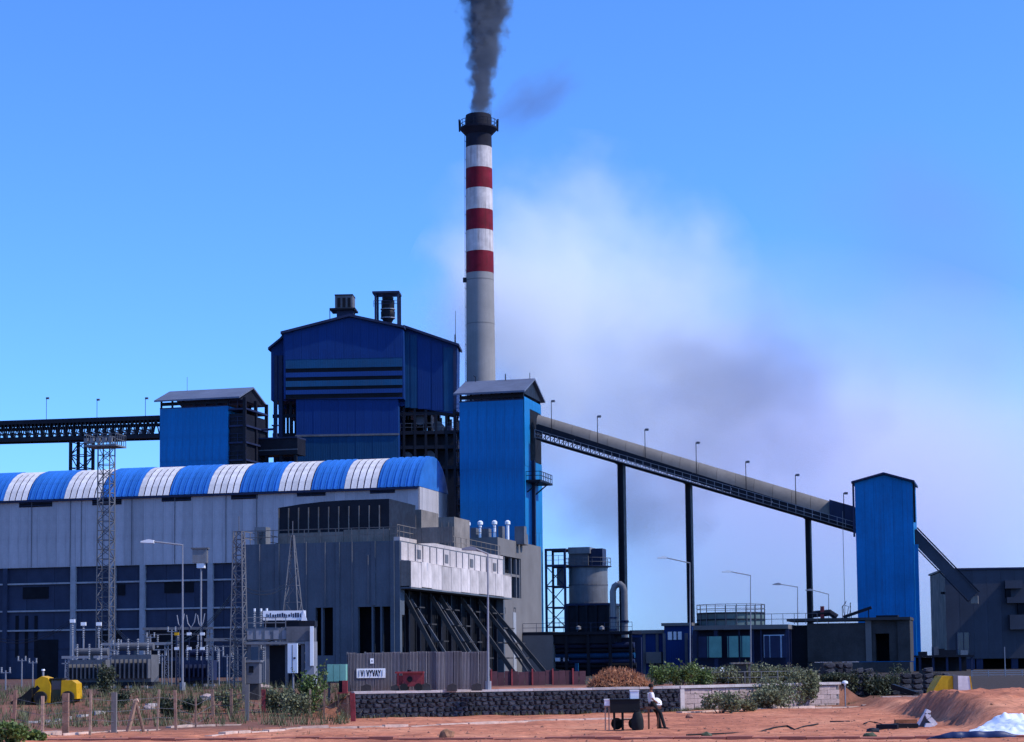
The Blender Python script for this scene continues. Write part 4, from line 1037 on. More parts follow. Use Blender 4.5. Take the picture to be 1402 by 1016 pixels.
def sooty_building():
    F = Frame(1246, 196)
    root = fthing('sooty_building', 'soot-stained concrete building with open doorway under the right blue tower', 'building', F)
    P = F.uz; Z = lambda y: P(1160, y)[1]; x = F.u
    L = x(1081)
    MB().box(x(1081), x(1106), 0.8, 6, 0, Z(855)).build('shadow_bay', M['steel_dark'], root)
    MB().box(x(1106), x(1186), 0, 6, Z(906), Z(853)).build('wall', M['concrete_sooty'], root)
    MB().box(x(1106), x(1246), -.3, 6, 0, Z(907)).build('plinth', M['concrete_sooty'], root)
    MB().box(x(1186) + .002, x(1194), -.1, .4, Z(906), Z(850)).build('pillar', M['concrete_grey'], root)
    MB().box(x(1194) + .002, x(1199), .2, 6, Z(906), Z(850)).build('jamb', M['concrete_sooty'], root)
    MB().box(x(1218), x(1230), .2, 6, Z(906), Z(850)).build('jamb', M['concrete_sooty'], root)
    MB().box(x(1199) + .002, x(1218) - .002, .2, 6, Z(868), Z(850)).build('lintel', M['concrete_sooty'], root)
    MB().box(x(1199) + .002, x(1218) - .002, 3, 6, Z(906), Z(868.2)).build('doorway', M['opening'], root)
    MB().box(x(1230) + .002, x(1247), -.1, 6, Z(906), Z(850)).build('end_wall', M['concrete_sooty'], root)
    MB().box(x(1079), x(1248), -.5, 6.2, Z(849.8), Z(846)).build('roof_slab', M['concrete_sooty'], root)
    zr = Z(846)
    # small feeder conveyor and clutter on the roof
    MB().beam((x(1155), 1, zr + .1), (x(1194), 1, Z(832)), .5, .3).build('feeder', M['steel_dark'], root)
    MB().beam((x(1190), 1, zr), (x(1190), 1, Z(835)), .1).build('feeder_prop', M['steel_dark'], root)
    MB().tube([(x(1112), 1.5, Z(840)), (x(1136), 1.5, Z(838)), (x(1145), 1.5, Z(846) + .1)], .35, 8).build('roof_pipe', M['steel_dark'], root)
    MB().box(x(1123), x(1128), 1.2, 1.7, zr, Z(829)).build('roof_sign', M['red_paint'], root)
    g = MB()
    for k in range(5): g.tube([(x(1154 + k * 3), 1, zr), (x(1154 + k * 3) + rnd.uniform(-.2, .2), 1, zr + 1.2), (x(1154 + k * 3) + rnd.uniform(-.4, .4), 1.2, Z(826) + rnd.uniform(-.3, .3))], .035, 5)
    g.build('loose_bars', M['steel_dark'], root)
    MB().box(x(1200), x(1230), 1, 3, zr + .004, Z(843)).build('roof_hatch', M['steel_dark'], root)
sooty_building()

# ---------------------------------------------------------------- street lamps
def lamp(label, px, ybase_d, ytop, arm_px, arm_py, m='galvanised', head='paint_white', z=PZ):
    d = ybase_d; b = at(px, 905, d); b.z = ground_z(b.x, b.y) if z is None else z
    t = at(px, ytop, d); h = t.z - b.z
    root = thing('street_lamp', label, 'street lamp', b, 0, 'street lamps of the plant')
    MB().tube([(0, 0, 0), (t.x - b.x, 0, h)], [.075, .038], 8).build('pole', M[m], root, True)
    MB().tube([(0, 0, 0), (0, 0, .5)], .18, 8).build('pole_base', M[m], root)
    e = at(arm_px, arm_py, d)
    ex, ez = e.x - b.x, e.z - b.z; tx = t.x - b.x
    MB().tube([(tx, 0, h - .06), (ex, -.3, ez)], .05, 6).build('arm', M[m], root)
    s = 1 if ex > tx else -1
    MB().prism([(ex, ez - .1), (ex + s * .8, ez - .06), (ex + s * .8, ez + .03), (ex + s * .3, ez + .15), (ex, ez + .08)], -.48, -.12).build('lamp_head', M[head], root)
lamp('slim street lamp in front of the hall, arm pointing left', 250, 118, 745, 212, 742)
lamp('street lamp without visible arm head at the end of the grey sheet fence', 668, 106, 757, 652, 752, 'galvanised', 'galvanised')
lamp('street lamp with white head close to the second conveyor column', 944.5, 170, 770, 912, 764)
lamp('street lamp with bright white head in front of the roof tank', 1027.5, 178, 787, 1000, 783)
lamp('thin street lamp standing right of the roof tank', 1092, 200, 803, 1068, 800, 'galvanised', 'galvanised')
lamp('short street lamp in front of the third conveyor column', 1134.5, 215, 813, 1112, 808, 'galvanised', 'galvanised')

# ---------------------------------------------------------------- lattice masts
def mast(label, px, d, ytop, w0, w1, m='steel_grey', head=False, bays=22, legw=.09):
    b = at(px, 905, d); b.z = ground_z(b.x, b.y); t = at(px, ytop, d); h = t.z - b.z
    root = thing('lattice_mast', label, 'mast', b, R(-12))
    c0 = [(sx * w0 / 2, sy * w0 / 2, 0) for sx, sy in ((-1, -1), (1, -1), (1, 1), (-1, 1))]
    c1 = [(sx * w1 / 2, sy * w1 / 2, h) for sx, sy in ((-1, -1), (1, -1), (1, 1), (-1, 1))]
    for p, q in zip(c0, c1): MB().beam(p, q, legw).build('leg', M[m], root)
    g = MB(); lattice(g, c0, c1, bays, legw * .55); g.build('bracing', M[m], root)
    if head:
        MB().box(-1.75, 1.45, -1.2, 1.2, h - 1.0, h - .85).build('platform', M['silo_grey'], root)
        g = MB(); rail(g, [(-1.7, -1.15, h - .85), (1.4, -1.15, h - .85), (1.4, 1.15, h - .85), (-1.7, 1.15, h - .85), (-1.7, -1.15, h - .85)], 1.0, .45, .05); g.build('platform_railing', M[m], root)
        for k in range(5): MB().box(-1.6 + k * .6, -1.25 + k * .6, -1.45, -1.2, h - .7, h - .25).build('floodlight', M['silo_grey'], root)
    else:
        MB().tube([(0, 0, h), (0, 0, h + 1.0)], .03, 5).build('spike', M[m], root)
    return root
mast('tall lattice floodlight mast with square platform in front of the striped roof', 144, 175, 598, 1.25, 1.15, head=True, bays=26, legw=.1)
mast('broad lattice mast at the left corner of the cooling tower', 327, 122, 728, .95, .55, 'steel_grey', bays=20, legw=.075)
mast('slender tapering lattice mast in front of the cooling tower wall', 401, 132, 733, 1.9, .15, 'steel_grey', bays=9, legw=.07)
# ---------------------------------------------------------------- substation on the left
def gnd(px, d):
    p = at(px, 905, d); return Vector((p.x, p.y, ground_z(p.x, p.y)))
def hpx(px, py, d, base): return at(px, py, d).z - base.z
def insulator(root, x, y, z0, z1, r=.11, m='insulator'):
    n = max(3, int((z1 - z0) / .14)); prof = [(.05, z0)]
    for k in range(n):
        z = z0 + (z1 - z0) * (k + .5) / n; prof += [(.05, z - .03), (r, z), (.05, z + .03)]
    prof.append((.06, z1)); return MB().lathe(prof, 8, (x, y)).build('insulator', M[m], root)
def transformer(label, px, d, w, h, m, n_ins=3, fins=True):
    b = gnd(px, d)
    root = thing('transformer', label, 'transformer', b, R(-8), 'substation transformers')
    MB().box(-w / 2, w / 2, 0, 1.6, .45, h).build('tank', M[m], root)
    MB().box(-w / 2 - .1, w / 2 + .1, -.1, 1.7, .2, .44).build('skid', M['steel_dark'], root)
    for k in range(3): MB().box(-w / 2 + .2 + k * (w - .6) / 2, -w / 2 + .4 + k * (w - .6) / 2, -.2, 1.8, 0, .2).build('plinth', M['concrete_light'], root)
    if fins:
        n = max(4, int(w / .28)); me = MB().box(0, .08, -.55, -.01, .7, h - .3).mesh('radiator_fin', M[m])
        for k in range(n): inst('radiator_fin', me, root, (-w / 2 + .08 + k * (w - .2) / (n - 1) , 0, 0))
    MB().tube([(-w / 2 + .1, .8, h + .55), (w / 2 - .1, .8, h + .55)], .26, 12).build('conservator', M[m], root, True)
    MB().box(-.08, .08, .7, .9, h + .002, h + .35).build('conservator_leg', M[m], root)
    for k in range(n_ins): insulator(root, -w / 2 + w * (k + .5) / n_ins, .3, h + .002, h + 1.1)
    return root
transformer('grey transformer with bushings beside the left lattice mast foot', 120, 132, 2.6, 2.0, 'steel_grey')
transformer('pale grey finned transformer right of the tall mast foot', 180, 130, 2.8, 2.3, 'steel_grey', 4)
transformer('small transformer in the dark part of the substation before the hall', 268, 138, 2.2, 1.9, 'steel_navy')

def gantry(label, px0, px1, d, ytop, legs, m='galvanised', ins=4):
    b = gnd(px0, d); e = gnd(px1, d)
    root = thing('switch_gantry', label, 'gantry', b, 0)
    L = e.x - b.x; h = hpx(px0, ytop, d, b)
    for k in range(legs):
        x = L * k / (legs - 1)
        g = MB()
        for s in (-.16, .16): g.beam((x + s, 0, 0), (x + s * .7, 0, h), .07)
        MB().beam((x - .16, 0, 0), (x - .12, 0, h), .07).build('leg', M[m], root); MB().beam((x + .16, 0, 0), (x + .12, 0, h), .07).build('leg', M[m], root)
        g = MB(); lattice(g, [(x - .16, 0, 0), (x + .16, 0, 0)], [(x - .12, 0, h), (x + .12, 0, h)], 9, .035); g.build('leg_bracing', M[m], root)
    MB().beam((-.4, 0, h), (L + .4, 0, h), .14, .2).build('crossbeam', M[m], root)
    MB().beam((-.4, 0, h - .45), (L + .4, 0, h - .45), .07).build('lower_rail', M[m], root)
    for k in range(ins):
        x = L * (k + .5) / ins; insulator(root, x, 0, h - 1.5, h - .5)
    return root
gantry('pale steel switch gantry in front of the hall, nearest the tall mast', 146, 228, 140, 882, 3)
gantry('wide steel switch gantry beside the broad lattice mast', 288, 392, 128, 876, 4, 'silo_grey', 5)
gantry('low steel frame with bushings left of the tall mast', 92, 140, 140, 900, 3, 'galvanised', 3)
gantry('tall bare steel frame in front of the dark hall bay', 202, 285, 150, 861, 3, 'steel_grey', 3)

def isolator(label, px, d, ytop):
    b = gnd(px, d); h = hpx(px, ytop, d, b)
    root = thing('isolator_post', label, 'insulator post', b, 0, 'substation posts')
    MB().tube([(0, 0, 0), (0, 0, h - 1.2)], .07, 8).build('pole', M['galvanised'], root)
    insulator(root, 0, 0, h - 1.2, h - .25, .13)
    MB().box(-.18, .18, -.12, .12, h - .249, h).build('terminal', M['paint_white'], root)
for px, d, yt, wh in ((114, 141, 852, 'isolator post left of the tall mast platform legs'), (99, 143, 848, 'leftmost isolator post near the hall column'), (135, 139, 852, 'isolator post tight against the tall mast')):
    isolator(wh, px, d, yt)
def switch_board():
    d = 134; b = gnd(259, d)
    root = thing('switch_rack', 'rack with six small white and yellow switch boxes before the hall', 'switch rack', b)
    for px in (242, 259, 277):
        x = at(px, 905, d).x - b.x; MB().beam((x, 0, 0), (x, 0, hpx(px, 858, d, b)), .07).build('post', M['steel_navy'], root)
        for py in (868, 888):
            z = hpx(px, py, d, b); MB().box(x - .14, x + .16, -.2, -.036, z - .1, z + .1).build('switch_box', M['yellow' if (px, py) == (242, 868) else 'paint_white'], root)
    for py in (858, 878): MB().beam((at(242, 905, d).x - b.x, .06, hpx(259, py, d, b)), (at(277, 905, d).x - b.x, .06, hpx(259, py, d, b)), .06).build('rail', M['steel_navy'], root)
    g = MB()
    for a, q in ((242, 252), (255, 268), (270, 280)):
        x0 = at(a, 905, d).x - b.x; x1 = at(q, 905, d).x - b.x; z = hpx(259, 842, d, b)
        MB().tube([(x0, 0, z), (x0 + .1, 0, z - .6), ((x0 + x1) / 2, 0, z - .9), (x1 - .1, 0, z - .5), (x1, 0, z + .1)], .04, 5).build('jumper_cable', M['galvanised'], root)
switch_board()
def control_container():
    d = 122; b = gnd(385, d)
    root = thing('control_cabin', 'grey steel control cabin on a frame with white roof sign before the cooling tower', 'cabin', b)
    X = lambda px: at(px, 870, d).x - b.x; Z = lambda py: hpx(385, py, d, b)
    MB().box(X(392), X(428), 0, 2.4, Z(878), Z(858)).build('upper_box', M['steel_grey'], root)
    MB().box(X(336), X(391), .2, 2.2, Z(876), Z(860)).build('switchgear', M['silo_grey'], root)
    for px in (338, 350, 362, 374, 386): MB().box(X(px), X(px) + .35, .12, .195, Z(875), Z(863)).build('switchgear_door', M['galvanised'], root)
    MB().box(X(418), X(430), -.05, 2, 0, Z(878.5)).build('transformer_cell', M['galvanised'], root)
    MB().box(X(425), X(429.5), -.25, -.06, Z(912), Z(858)).build('pale_conduit', M['paint_white'], root)
    for px in (340, 366, 392, 414):
        MB().box(X(px) - .1, X(px) + .1, .2, .4, 0, Z(878.5)).build('leg', M['steel_grey'], root)
    MB().box(X(334), X(418), .0, 2.4, Z(882), Z(878.6)).build('floor', M['silo_grey'], root)
    MB().box(X(362), X(412), 1.2, 1.3, 0, Z(883)).build('back_panel', M['steel_dark'], root)
    g = MB(); rail(g, [(X(336), .05, Z(860)), (X(391), .05, Z(860))], .7, .7, .05); g.build('railing', M['silo_grey'], root)
    # roof sign
    MB().box(X(359), X(418), .3, .4, Z(849), Z(836)).build('sign_board', M['paint_white'], root)
    MB().box(X(360), X(430), .5, 2.2, Z(857.8), Z(850)).build('sign_plinth', M['steel_dark'], root)
    MB().prism([(X(412), Z(850)), (X(420), Z(850)), (X(415), Z(835))], .2, .29).build('sign_bracket', M['paint_white'], root)
    k = 364
    while k < 410:
        w = rnd.uniform(1.2, 2.4); z0 = rnd.choice((844.5, 845.5)); z1 = rnd.choice((839, 840, 841))
        MB().box(X(k), X(k + w), .285, .297, Z(z0), Z(z1)).build('letter_stroke', M['steel_navy'], root); k += w + rnd.choice((.9, 1.2, 1.8))
    for px in (345, 354, 362):
        insulator(root, X(px), 1.2, Z(858), Z(836)); MB().tube([(X(px), 1.2, Z(836)), (X(px), 1.2, Z(832))], .07, 6).build('terminal', M['paint_white'], root)
    # kiosk in front
    b2 = gnd(343, 112); k2 = thing('switch_kiosk', 'grey metal switch kiosk with small dark window at the broad mast foot', 'kiosk', b2)
    x = lambda px: at(px, 905, 112).x - b2.x; z = lambda py: hpx(343, py, 112, b2)
    MB().box(x(333), x(355), 0, 1.1, z(936), z(907)).build('cabinet', M['steel_grey'], k2)
    MB().box(x(331), x(357), -.1, 1.2, z(907) + .003, z(904)).build('roof', M['silo_grey'], k2)
    MB().box(x(341), x(347), -.03, -.004, z(921), z(912)).build('window', M['opening'], k2)
    MB().box(x(332.5), x(336.5), -.3, -.05, 0, z(900)).build('pole', M['concrete_grey'], k2)
    MB().box(x(334), x(354), .1, 1, 0, z(936.3)).build('base', M['concrete_sooty'], k2)
    b3 = gnd(400, 105); k3 = thing('panel_box', 'pale blue-white electrical panel box on a thin pole', 'panel box', b3)
    x = lambda px: at(px, 905, 105).x - b3.x; z = lambda py: hpx(400, py, 105, b3)
    MB().tube([(x(401.5), 0, 0), (x(401.5), 0, z(921))], .05, 8).build('pole', M['galvanised'], k3)
    bx = MB().box(x(394.5), x(407.5), -.25, .15, z(921.5), z(881)).build('box', M['panel_pale'], k3)
    MB().box(x(400.7), x(401.5), -.262, -.252, z(920), z(883)).build('door_gap', M['steel_grey'], bx)
    MB().box(x(402.5), x(405.5), -.27, -.252, z(902), z(900)).build('handle', M['steel_dark'], bx)
control_container()

# ---------------------------------------------------------------- grey sheet fence, signs
def sheet_fence():
    a, e = gnd(476, 106), gnd(668, 107.2)
    root = thing('sheet_fence', 'grey corrugated sheet fence in front of the cooling tower', 'fence', (a.x, a.y, PZ), math.atan2(e.y - a.y, e.x - a.x))
    L = (e - a).length; n = 16; w = L / n; h = at(570, 893, 106.5).z - PZ
    me = []
    for v in range(3):
        mb = MB(); vs = []; m = 24
        for k in range(m + 1):
            x = (w - .01) * k / m; y = .035 * math.sin(k * math.pi / 2 + v)
            vs += [(x, y - .012, 0), (x, y - .012, h), (x, y + .012, h), (x, y + .012, 0)]
        fs = []
        for k in range(m):
            i = 4 * k; fs += [(i, i + 4, i + 5, i + 1), (i + 1, i + 5, i + 6, i + 2), (i + 2, i + 6, i + 7, i + 3)]
        me.append(mb.add(vs, fs).mesh('fence_sheet', M['fence_sheet']))
    for k in range(n): inst('fence_sheet', me[k % 3], root, (k * w, rnd.uniform(-.02, .02), rnd.uniform(-.04, .05)), (0, rnd.uniform(-.006, .006), 0))
    for k in range(0, n + 1, 2): MB().box(k * w - .05, k * w + .05, .08, .18, 0, h + .05).build('fence_post', M['steel_grey'], root)
    for z in (.4, h - .3): MB().box(0, L, .06, .079, z - .04, z + .04).build('fence_rail', M['steel_grey'], root)
    sg = thing('fence_sign', 'white rectangular sign with dark zigzag lettering on the grey sheet fence', 'sign', root.location, root.rotation_euler.z)
    Fz = lambda px, py: (at(px, py, 106.2).x - a.x, at(px, py, 106.2).z - PZ)
    x0, z1 = Fz(488.5, 915.5); x1, z0 = Fz(528, 928)
    MB().box(x0, x1, -.09, -.062, z0, z1).build('board', M['paint_white'], sg)
    seq = 'IVIVYVAYI'; cw = (x1 - x0 - .16) / len(seq)
    for i, c in enumerate(seq):
        xx = x0 + .08 + cw * i; zA, zB = z0 + .09, z1 - .08; q = cw * .8; t = .05
        st = {'I': [((.5, 0), (.5, 1))], 'V': [((0, 1), (.5, 0)), ((.5, 0), (1, 1))], 'Y': [((0, 1), (.5, .5)), ((1, 1), (.5, .5)), ((.5, .5), (.5, 0))], 'A': [((0, 0), (.5, 1)), ((.5, 1), (1, 0)), ((.2, .35), (.8, .35))]}[c]
        g = MB()
        for p, r in st: g.beam((xx + q * p[0], -.096, zA + (zB - zA) * p[1]), (xx + q * r[0], -.096, zA + (zB - zA) * r[1]), .01, t)
        g.build('letter', M['steel_dark'], sg)
    s2 = thing('fence_notice', 'tiny white notice above the lettered sign on the sheet fence', 'sign', root.location, root.rotation_euler.z)
    x0, z1 = Fz(507, 901.5); x1, z0 = Fz(512, 908.5)
    MB().box(x0, x1, -.09, -.062, z0, z1).build('board', M['paint_white'], s2); MB().box(x0 + .06, x1 - .06, -.095, -.0902, (z0 + z1) / 2 - .03, (z0 + z1) / 2 + .03).build('print_line', M['steel_grey'], s2)
    # brown fence behind the wall, further right
    a, e = gnd(672, 124), gnd(802, 126)
    r2 = thing('brown_fence', 'low rusty brown sheet fence behind the stone wall', 'fence', (a.x, a.y, PZ), math.atan2(e.y - a.y, e.x - a.x))
    L = (e - a).length; n = 14; w = L / n; h = at(720, 919, 124).z - PZ
    m = MB().box(0, w - .03, 0, .04, 0, h).mesh('fence_sheet', M['brown_fence'])
    for k in range(n): inst('fence_sheet', m, r2, (k * w, rnd.uniform(-.03, .03), rnd.uniform(-.06, .05)))
    for k in range(0, n + 1, 3): MB().box(k * w - .05, k * w + .05, -.1, -.035, 0, h + .15).build('fence_post', M['red_paint'], r2)
sheet_fence()

# ---------------------------------------------------------------- things standing before the sheet fence
def red_generator():
    d = 104.4; b = gnd(562, d); b.z = PZ
    root = thing('generator', 'dull red portable generator set parked against the sheet fence', 'generator', b)
    X = lambda px: at(px, 930, d).x - b.x; Z = lambda py: at(562, py, d).z - b.z
    MB().box(X(551), X(577), 0, .8, Z(940), Z(922)).build('housing', M['red_paint'], root)
    MB().box(X(543), X(550.6), .1, .7, Z(938), Z(925)).build('radiator', M['red_paint'], root)
    MB().box(X(541), X(580), -.1, .9, Z(922) + .003, Z(919.5)).build('canopy', M['red_paint'], root)
    for px in (545, 579): MB().box(X(px) - .06, X(px) + .06, .02, .14, .05, Z(922)).build('canopy_post', M['red_paint'], root)
    MB().tube([(X(561), -.04, Z(930)), (X(561), -.004, Z(930))], .16, 12).build('fan_guard', M['opening'], root)
    MB().tube([(X(560), .4, Z(919.5) + .002), (X(560), .4, Z(917))], .1, 8).build('exhaust', M['steel_dark'], root)
    for px in (553, 573):
        for y in (-.12, .92): MB().tube([(X(px), y - .08, .22), (X(px), y + .08, .22)], .22, 14).build('wheel', M['rubber'], root)
    MB().box(X(549), X(578), .05, .75, .3, Z(940) - .003).build('chassis', M['steel_dark'], root)
red_generator()
def stones_on_wall():
    for k, (px, s) in enumerate(((501, .28), (540, .24), (582, .3), (618, .27), (652, .28))):
        b = gnd(px, 104.6); b.z = PZ
        names = ('leftmost dark block on the stone wall', 'dark block beside the red generator wheels', 'dark block just right of the red generator', 'dark block in the middle of the sheet fence foot', 'dark block nearest the street lamp on the wall')
        mb = MB(); mb.prism([(-s, 0), (s * 1.1, 0), (s, s * 1.2), (s * .2, s * 1.5), (-s * .9, s * 1.1)], -s * .8, s * .8)
        o = mb.build('concrete_lump', M['concrete_sooty'], loc=(b.x, b.y, PZ)); setp(o, names[k], 'block', 'dark blocks along the wall top')
stones_on_wall()
def drums():
    d = 104; b = gnd(461, d)
    root = thing('water_tank', 'teal green box-shaped water tank on a stand left of the sheet fence', 'tank', b)
    X = lambda px: at(px, 920, d).x - b.x; Z = lambda py: at(461, py, d).z - b.z
    for k, (p, q) in enumerate(((448, 456), (456.5, 465), (465.5, 473.5))): MB().box(X(p), X(q), 0, 1.0, Z(933), Z(909.5)).build('tank_panel', M['panel_green'], root)
    for px in (450, 471): MB().box(X(px) - .06, X(px) + .06, .2, .32, 0, Z(933) - .002).build('stand_leg', M['steel_grey'], root)
    MB().box(X(449), X(472), .1, .9, Z(935), Z(933.2)).build('stand', M['steel_grey'], root)
    d2 = 102.8; b2 = gnd(469, d2); b2.z = ground_z(b2.x, b2.y)
    r2 = thing('red_cabinet', 'small red cabinet with dark open front under the green tank', 'cabinet', b2)
    X = lambda px: at(px, 920, d2).x - b2.x; h = at(469, 932, d2).z - b2.z; z0 = at(469, 948, d2).z - b2.z
    MB().box(X(468.5), X(475), 0, .5, z0, h).build('body', M['red_paint'], r2)
    MB().box(X(463.5), X(468.2), .1, .5, z0, h).build('open_front', M['opening'], r2)
    MB().box(X(462), X(476), -.1, .6, z0 - .06, z0 - .002).build('shelf', M['red_paint'], r2)
    for px in (463, 475): MB().box(X(px) - .04, X(px) + .04, .1, .2, 0, z0 - .062).build('leg', M['post_wood'], r2)
drums()

# ---------------------------------------------------------------- stone wall, block wall
def stone_mesh(seed):
    r = random.Random(seed); n = 7
    pts = []
    for k in range(n):
        a = 2 * math.pi * (k + r.uniform(-.25, .25)) / n
        c, s = math.cos(a), math.sin(a); m = max(abs(c), abs(s))
        pts.append((c / m * .5 * r.uniform(.86, 1.0), s / m * .5 * r.uniform(.86, 1.0)))
    vs = [(x, .0, z) for x, z in pts] + [(x * .97, -.08, z * .97) for x, z in pts] + [(x * .7, -.14 - r.random() * .05, z * .7) for x, z in pts]
    fs = []
    for b in (0, n):
        for k in range(n): fs.append((b + k, b + (k + 1) % n, b + n + (k + 1) % n, b + n + k))
    fs.append(tuple(2 * n + k for k in range(n)))
    return MB().add(vs, fs).mesh('stone', M['stone'])
def stone_wall():
    d = Vector((W1.x - W0.x, W1.y - W0.y, 0)); L = d.length; ang = math.atan2(d.y, d.x)
    root = thing('stone_wall', 'low dark rubble stone wall with pale joints and thin coping', 'wall', (W0.x, W0.y, 0), ang)
    H = PZ + .02
    MB().box(0, L, 0.02, .6, -.3, H - .12).build('mortar_core', M['mortar'], root)
    ms = [stone_mesh(i) for i in range(10)]
    z = -.05
    hs = [.30, .27, .25, .24, .22]; tot = sum(hs); 
    for h in hs:
        h = h * (H - .1) / tot; x = 0
        while x < L - .1:
            w = min(rnd.uniform(.26, .52), L - x)
            inst('stone', rnd.choice(ms), root, (x + w / 2, .01, z + h / 2 + rnd.uniform(-.03, .03)), (0, rnd.uniform(-.14, .14), 0), (w * .96 * rnd.choice((-1, 1)), rnd.uniform(.8, 1.3), h * .97))
            x += w
        z += h
    x = 0
    while x < L:
        w = min(rnd.uniform(1.2, 2.6), L - x)
        if not (L * .58 < x < L * .6): MB().box(x, x + w - .02, -.12, .66, H - .1, H + .03 + rnd.uniform(-.02, .02)).build('coping_slab', M['coping'], root)
        x += w
    d = Vector((W2.x - W1.x, W2.y - W1.y, 0)); L = d.length; ang = math.atan2(d.y, d.x)
    r2 = thing('block_wall', 'low pinkish concrete block wall right of the stone wall', 'wall', (W1.x, W1.y, 0), ang)
    MB().box(.0, L, .06, .6, -.3, H - .14).build('mortar_core', M['mortar'], r2)
    bm = MB().box(0, .58, -.02, .1, 0, .27).mesh('block', M['block'])
    hm = MB().box(0, .28, -.02, .1, 0, .27).mesh('block', M['block'])
    for j in range(5):
        x = .36; zz = -.14 + j * .285
        if j % 2: inst('block', hm, r2, (x, 0, zz)); x += .3
        while x < L - .6:
            inst('block', bm, r2, (x, rnd.uniform(-.025, .02), zz)); x += .6
    MB().box(0, .34, -.12, .5, -.2, H - .1).build('end_pier', M['coping'], r2)
    x = 0
    while x < L:
        w = min(rnd.uniform(1.8, 2.6), L - x); MB().box(x, x + w - .02, -.16, .66, H - .1, H + .05).build('coping_slab', M['coping'], r2); x += w
stone_wall()

# ---------------------------------------------------------------- kerbs across the red ground
def kerb(label, pts, w, m='kerb', seg=1.1, skip=0.0, h=.16):
    P3 = [on_z(px, py, 0) for px, py in pts]; P3 = [Vector((p.x, p.y, ground_z(p.x, p.y))) for p in P3]
    root = thing('kerb', label, 'kerb', P3[0], 0)
    o = P3[0]; me = [MB().box(0, 1, -w / 2, w / 2, -.12, h + .02 * i).mesh('kerb_stone', M[m]) for i in range(3)]
    for p, q in zip(P3, P3[1:]):
        L = (q - p).length; n = max(1, round(L / seg)); an = math.atan2(q.y - p.y, q.x - p.x)
        for k in range(n):
            if rnd.random() < skip: continue
            c = p.lerp(q, k / n); c.z = ground_z(c.x, c.y) - .02
            inst('kerb_stone', rnd.choice(me), root, c - o + Vector((0, rnd.uniform(-.03, .03), 0)), (rnd.uniform(-.03, .03), rnd.uniform(-.02, .02), an + rnd.uniform(-.03, .03)), (L / n - rnd.uniform(.02, .12), 1, rnd.uniform(.8, 1.1)))
kerb('long pale broken kerb curving across the red ground below the stone wall', [(285, 1008), (340, 1003), (410, 998), (490, 996), (560, 994), (640, 991), (720, 988), (800, 985.5), (870, 984)], .34, seg=1.5, skip=.05, h=.09)
kerb('pinkish kerb running right along the far edge of the red ground', [(930, 976), (1010, 973), (1090, 970), (1180, 967), (1262, 966)], .45, seg=1.4, skip=.12, h=.08)
kerb('thin orange-pink kerb at the lower left in front of the fence posts', [(45, 1008), (120, 1003.5), (200, 999), (260, 995), (330, 993)], .3, seg=1.6, skip=.03, h=.07)
kerb('row of rubble kerb stones behind the left fence posts', [(20, 993), (70, 992), (120, 988), (180, 984), (232, 982)], .3, 'concrete_light', .6, .35, .14)
def block_edge():
    root = thing('retaining_edge', 'row of flat red earth blocks along the bottom edge of the picture', 'retaining edge', (0, 0, 0))
    a, b = on_z(30, 1013, 0), on_z(1402, 1009, 0)
    d = b - a; n = 40; an = math.atan2(d.y, d.x); w = d.length / n
    root.location = (a.x, a.y, 0)
    me = MB().box(0, w * .97, -.9, 0, -.3, .07).mesh('edge_block', M['edge_block'])
    for k in range(n):
        p = a.lerp(b, k / n); inst('edge_block', me, root, (p.x - a.x, p.y - a.y, ground_z(p.x, p.y - .3) + rnd.uniform(-.02, .02)), (0, 0, an))
mat('edge_block', (.34, .125, .085), .95, var=.2, scale=1.2, bump=.02, rndv=.12)
block_edge()

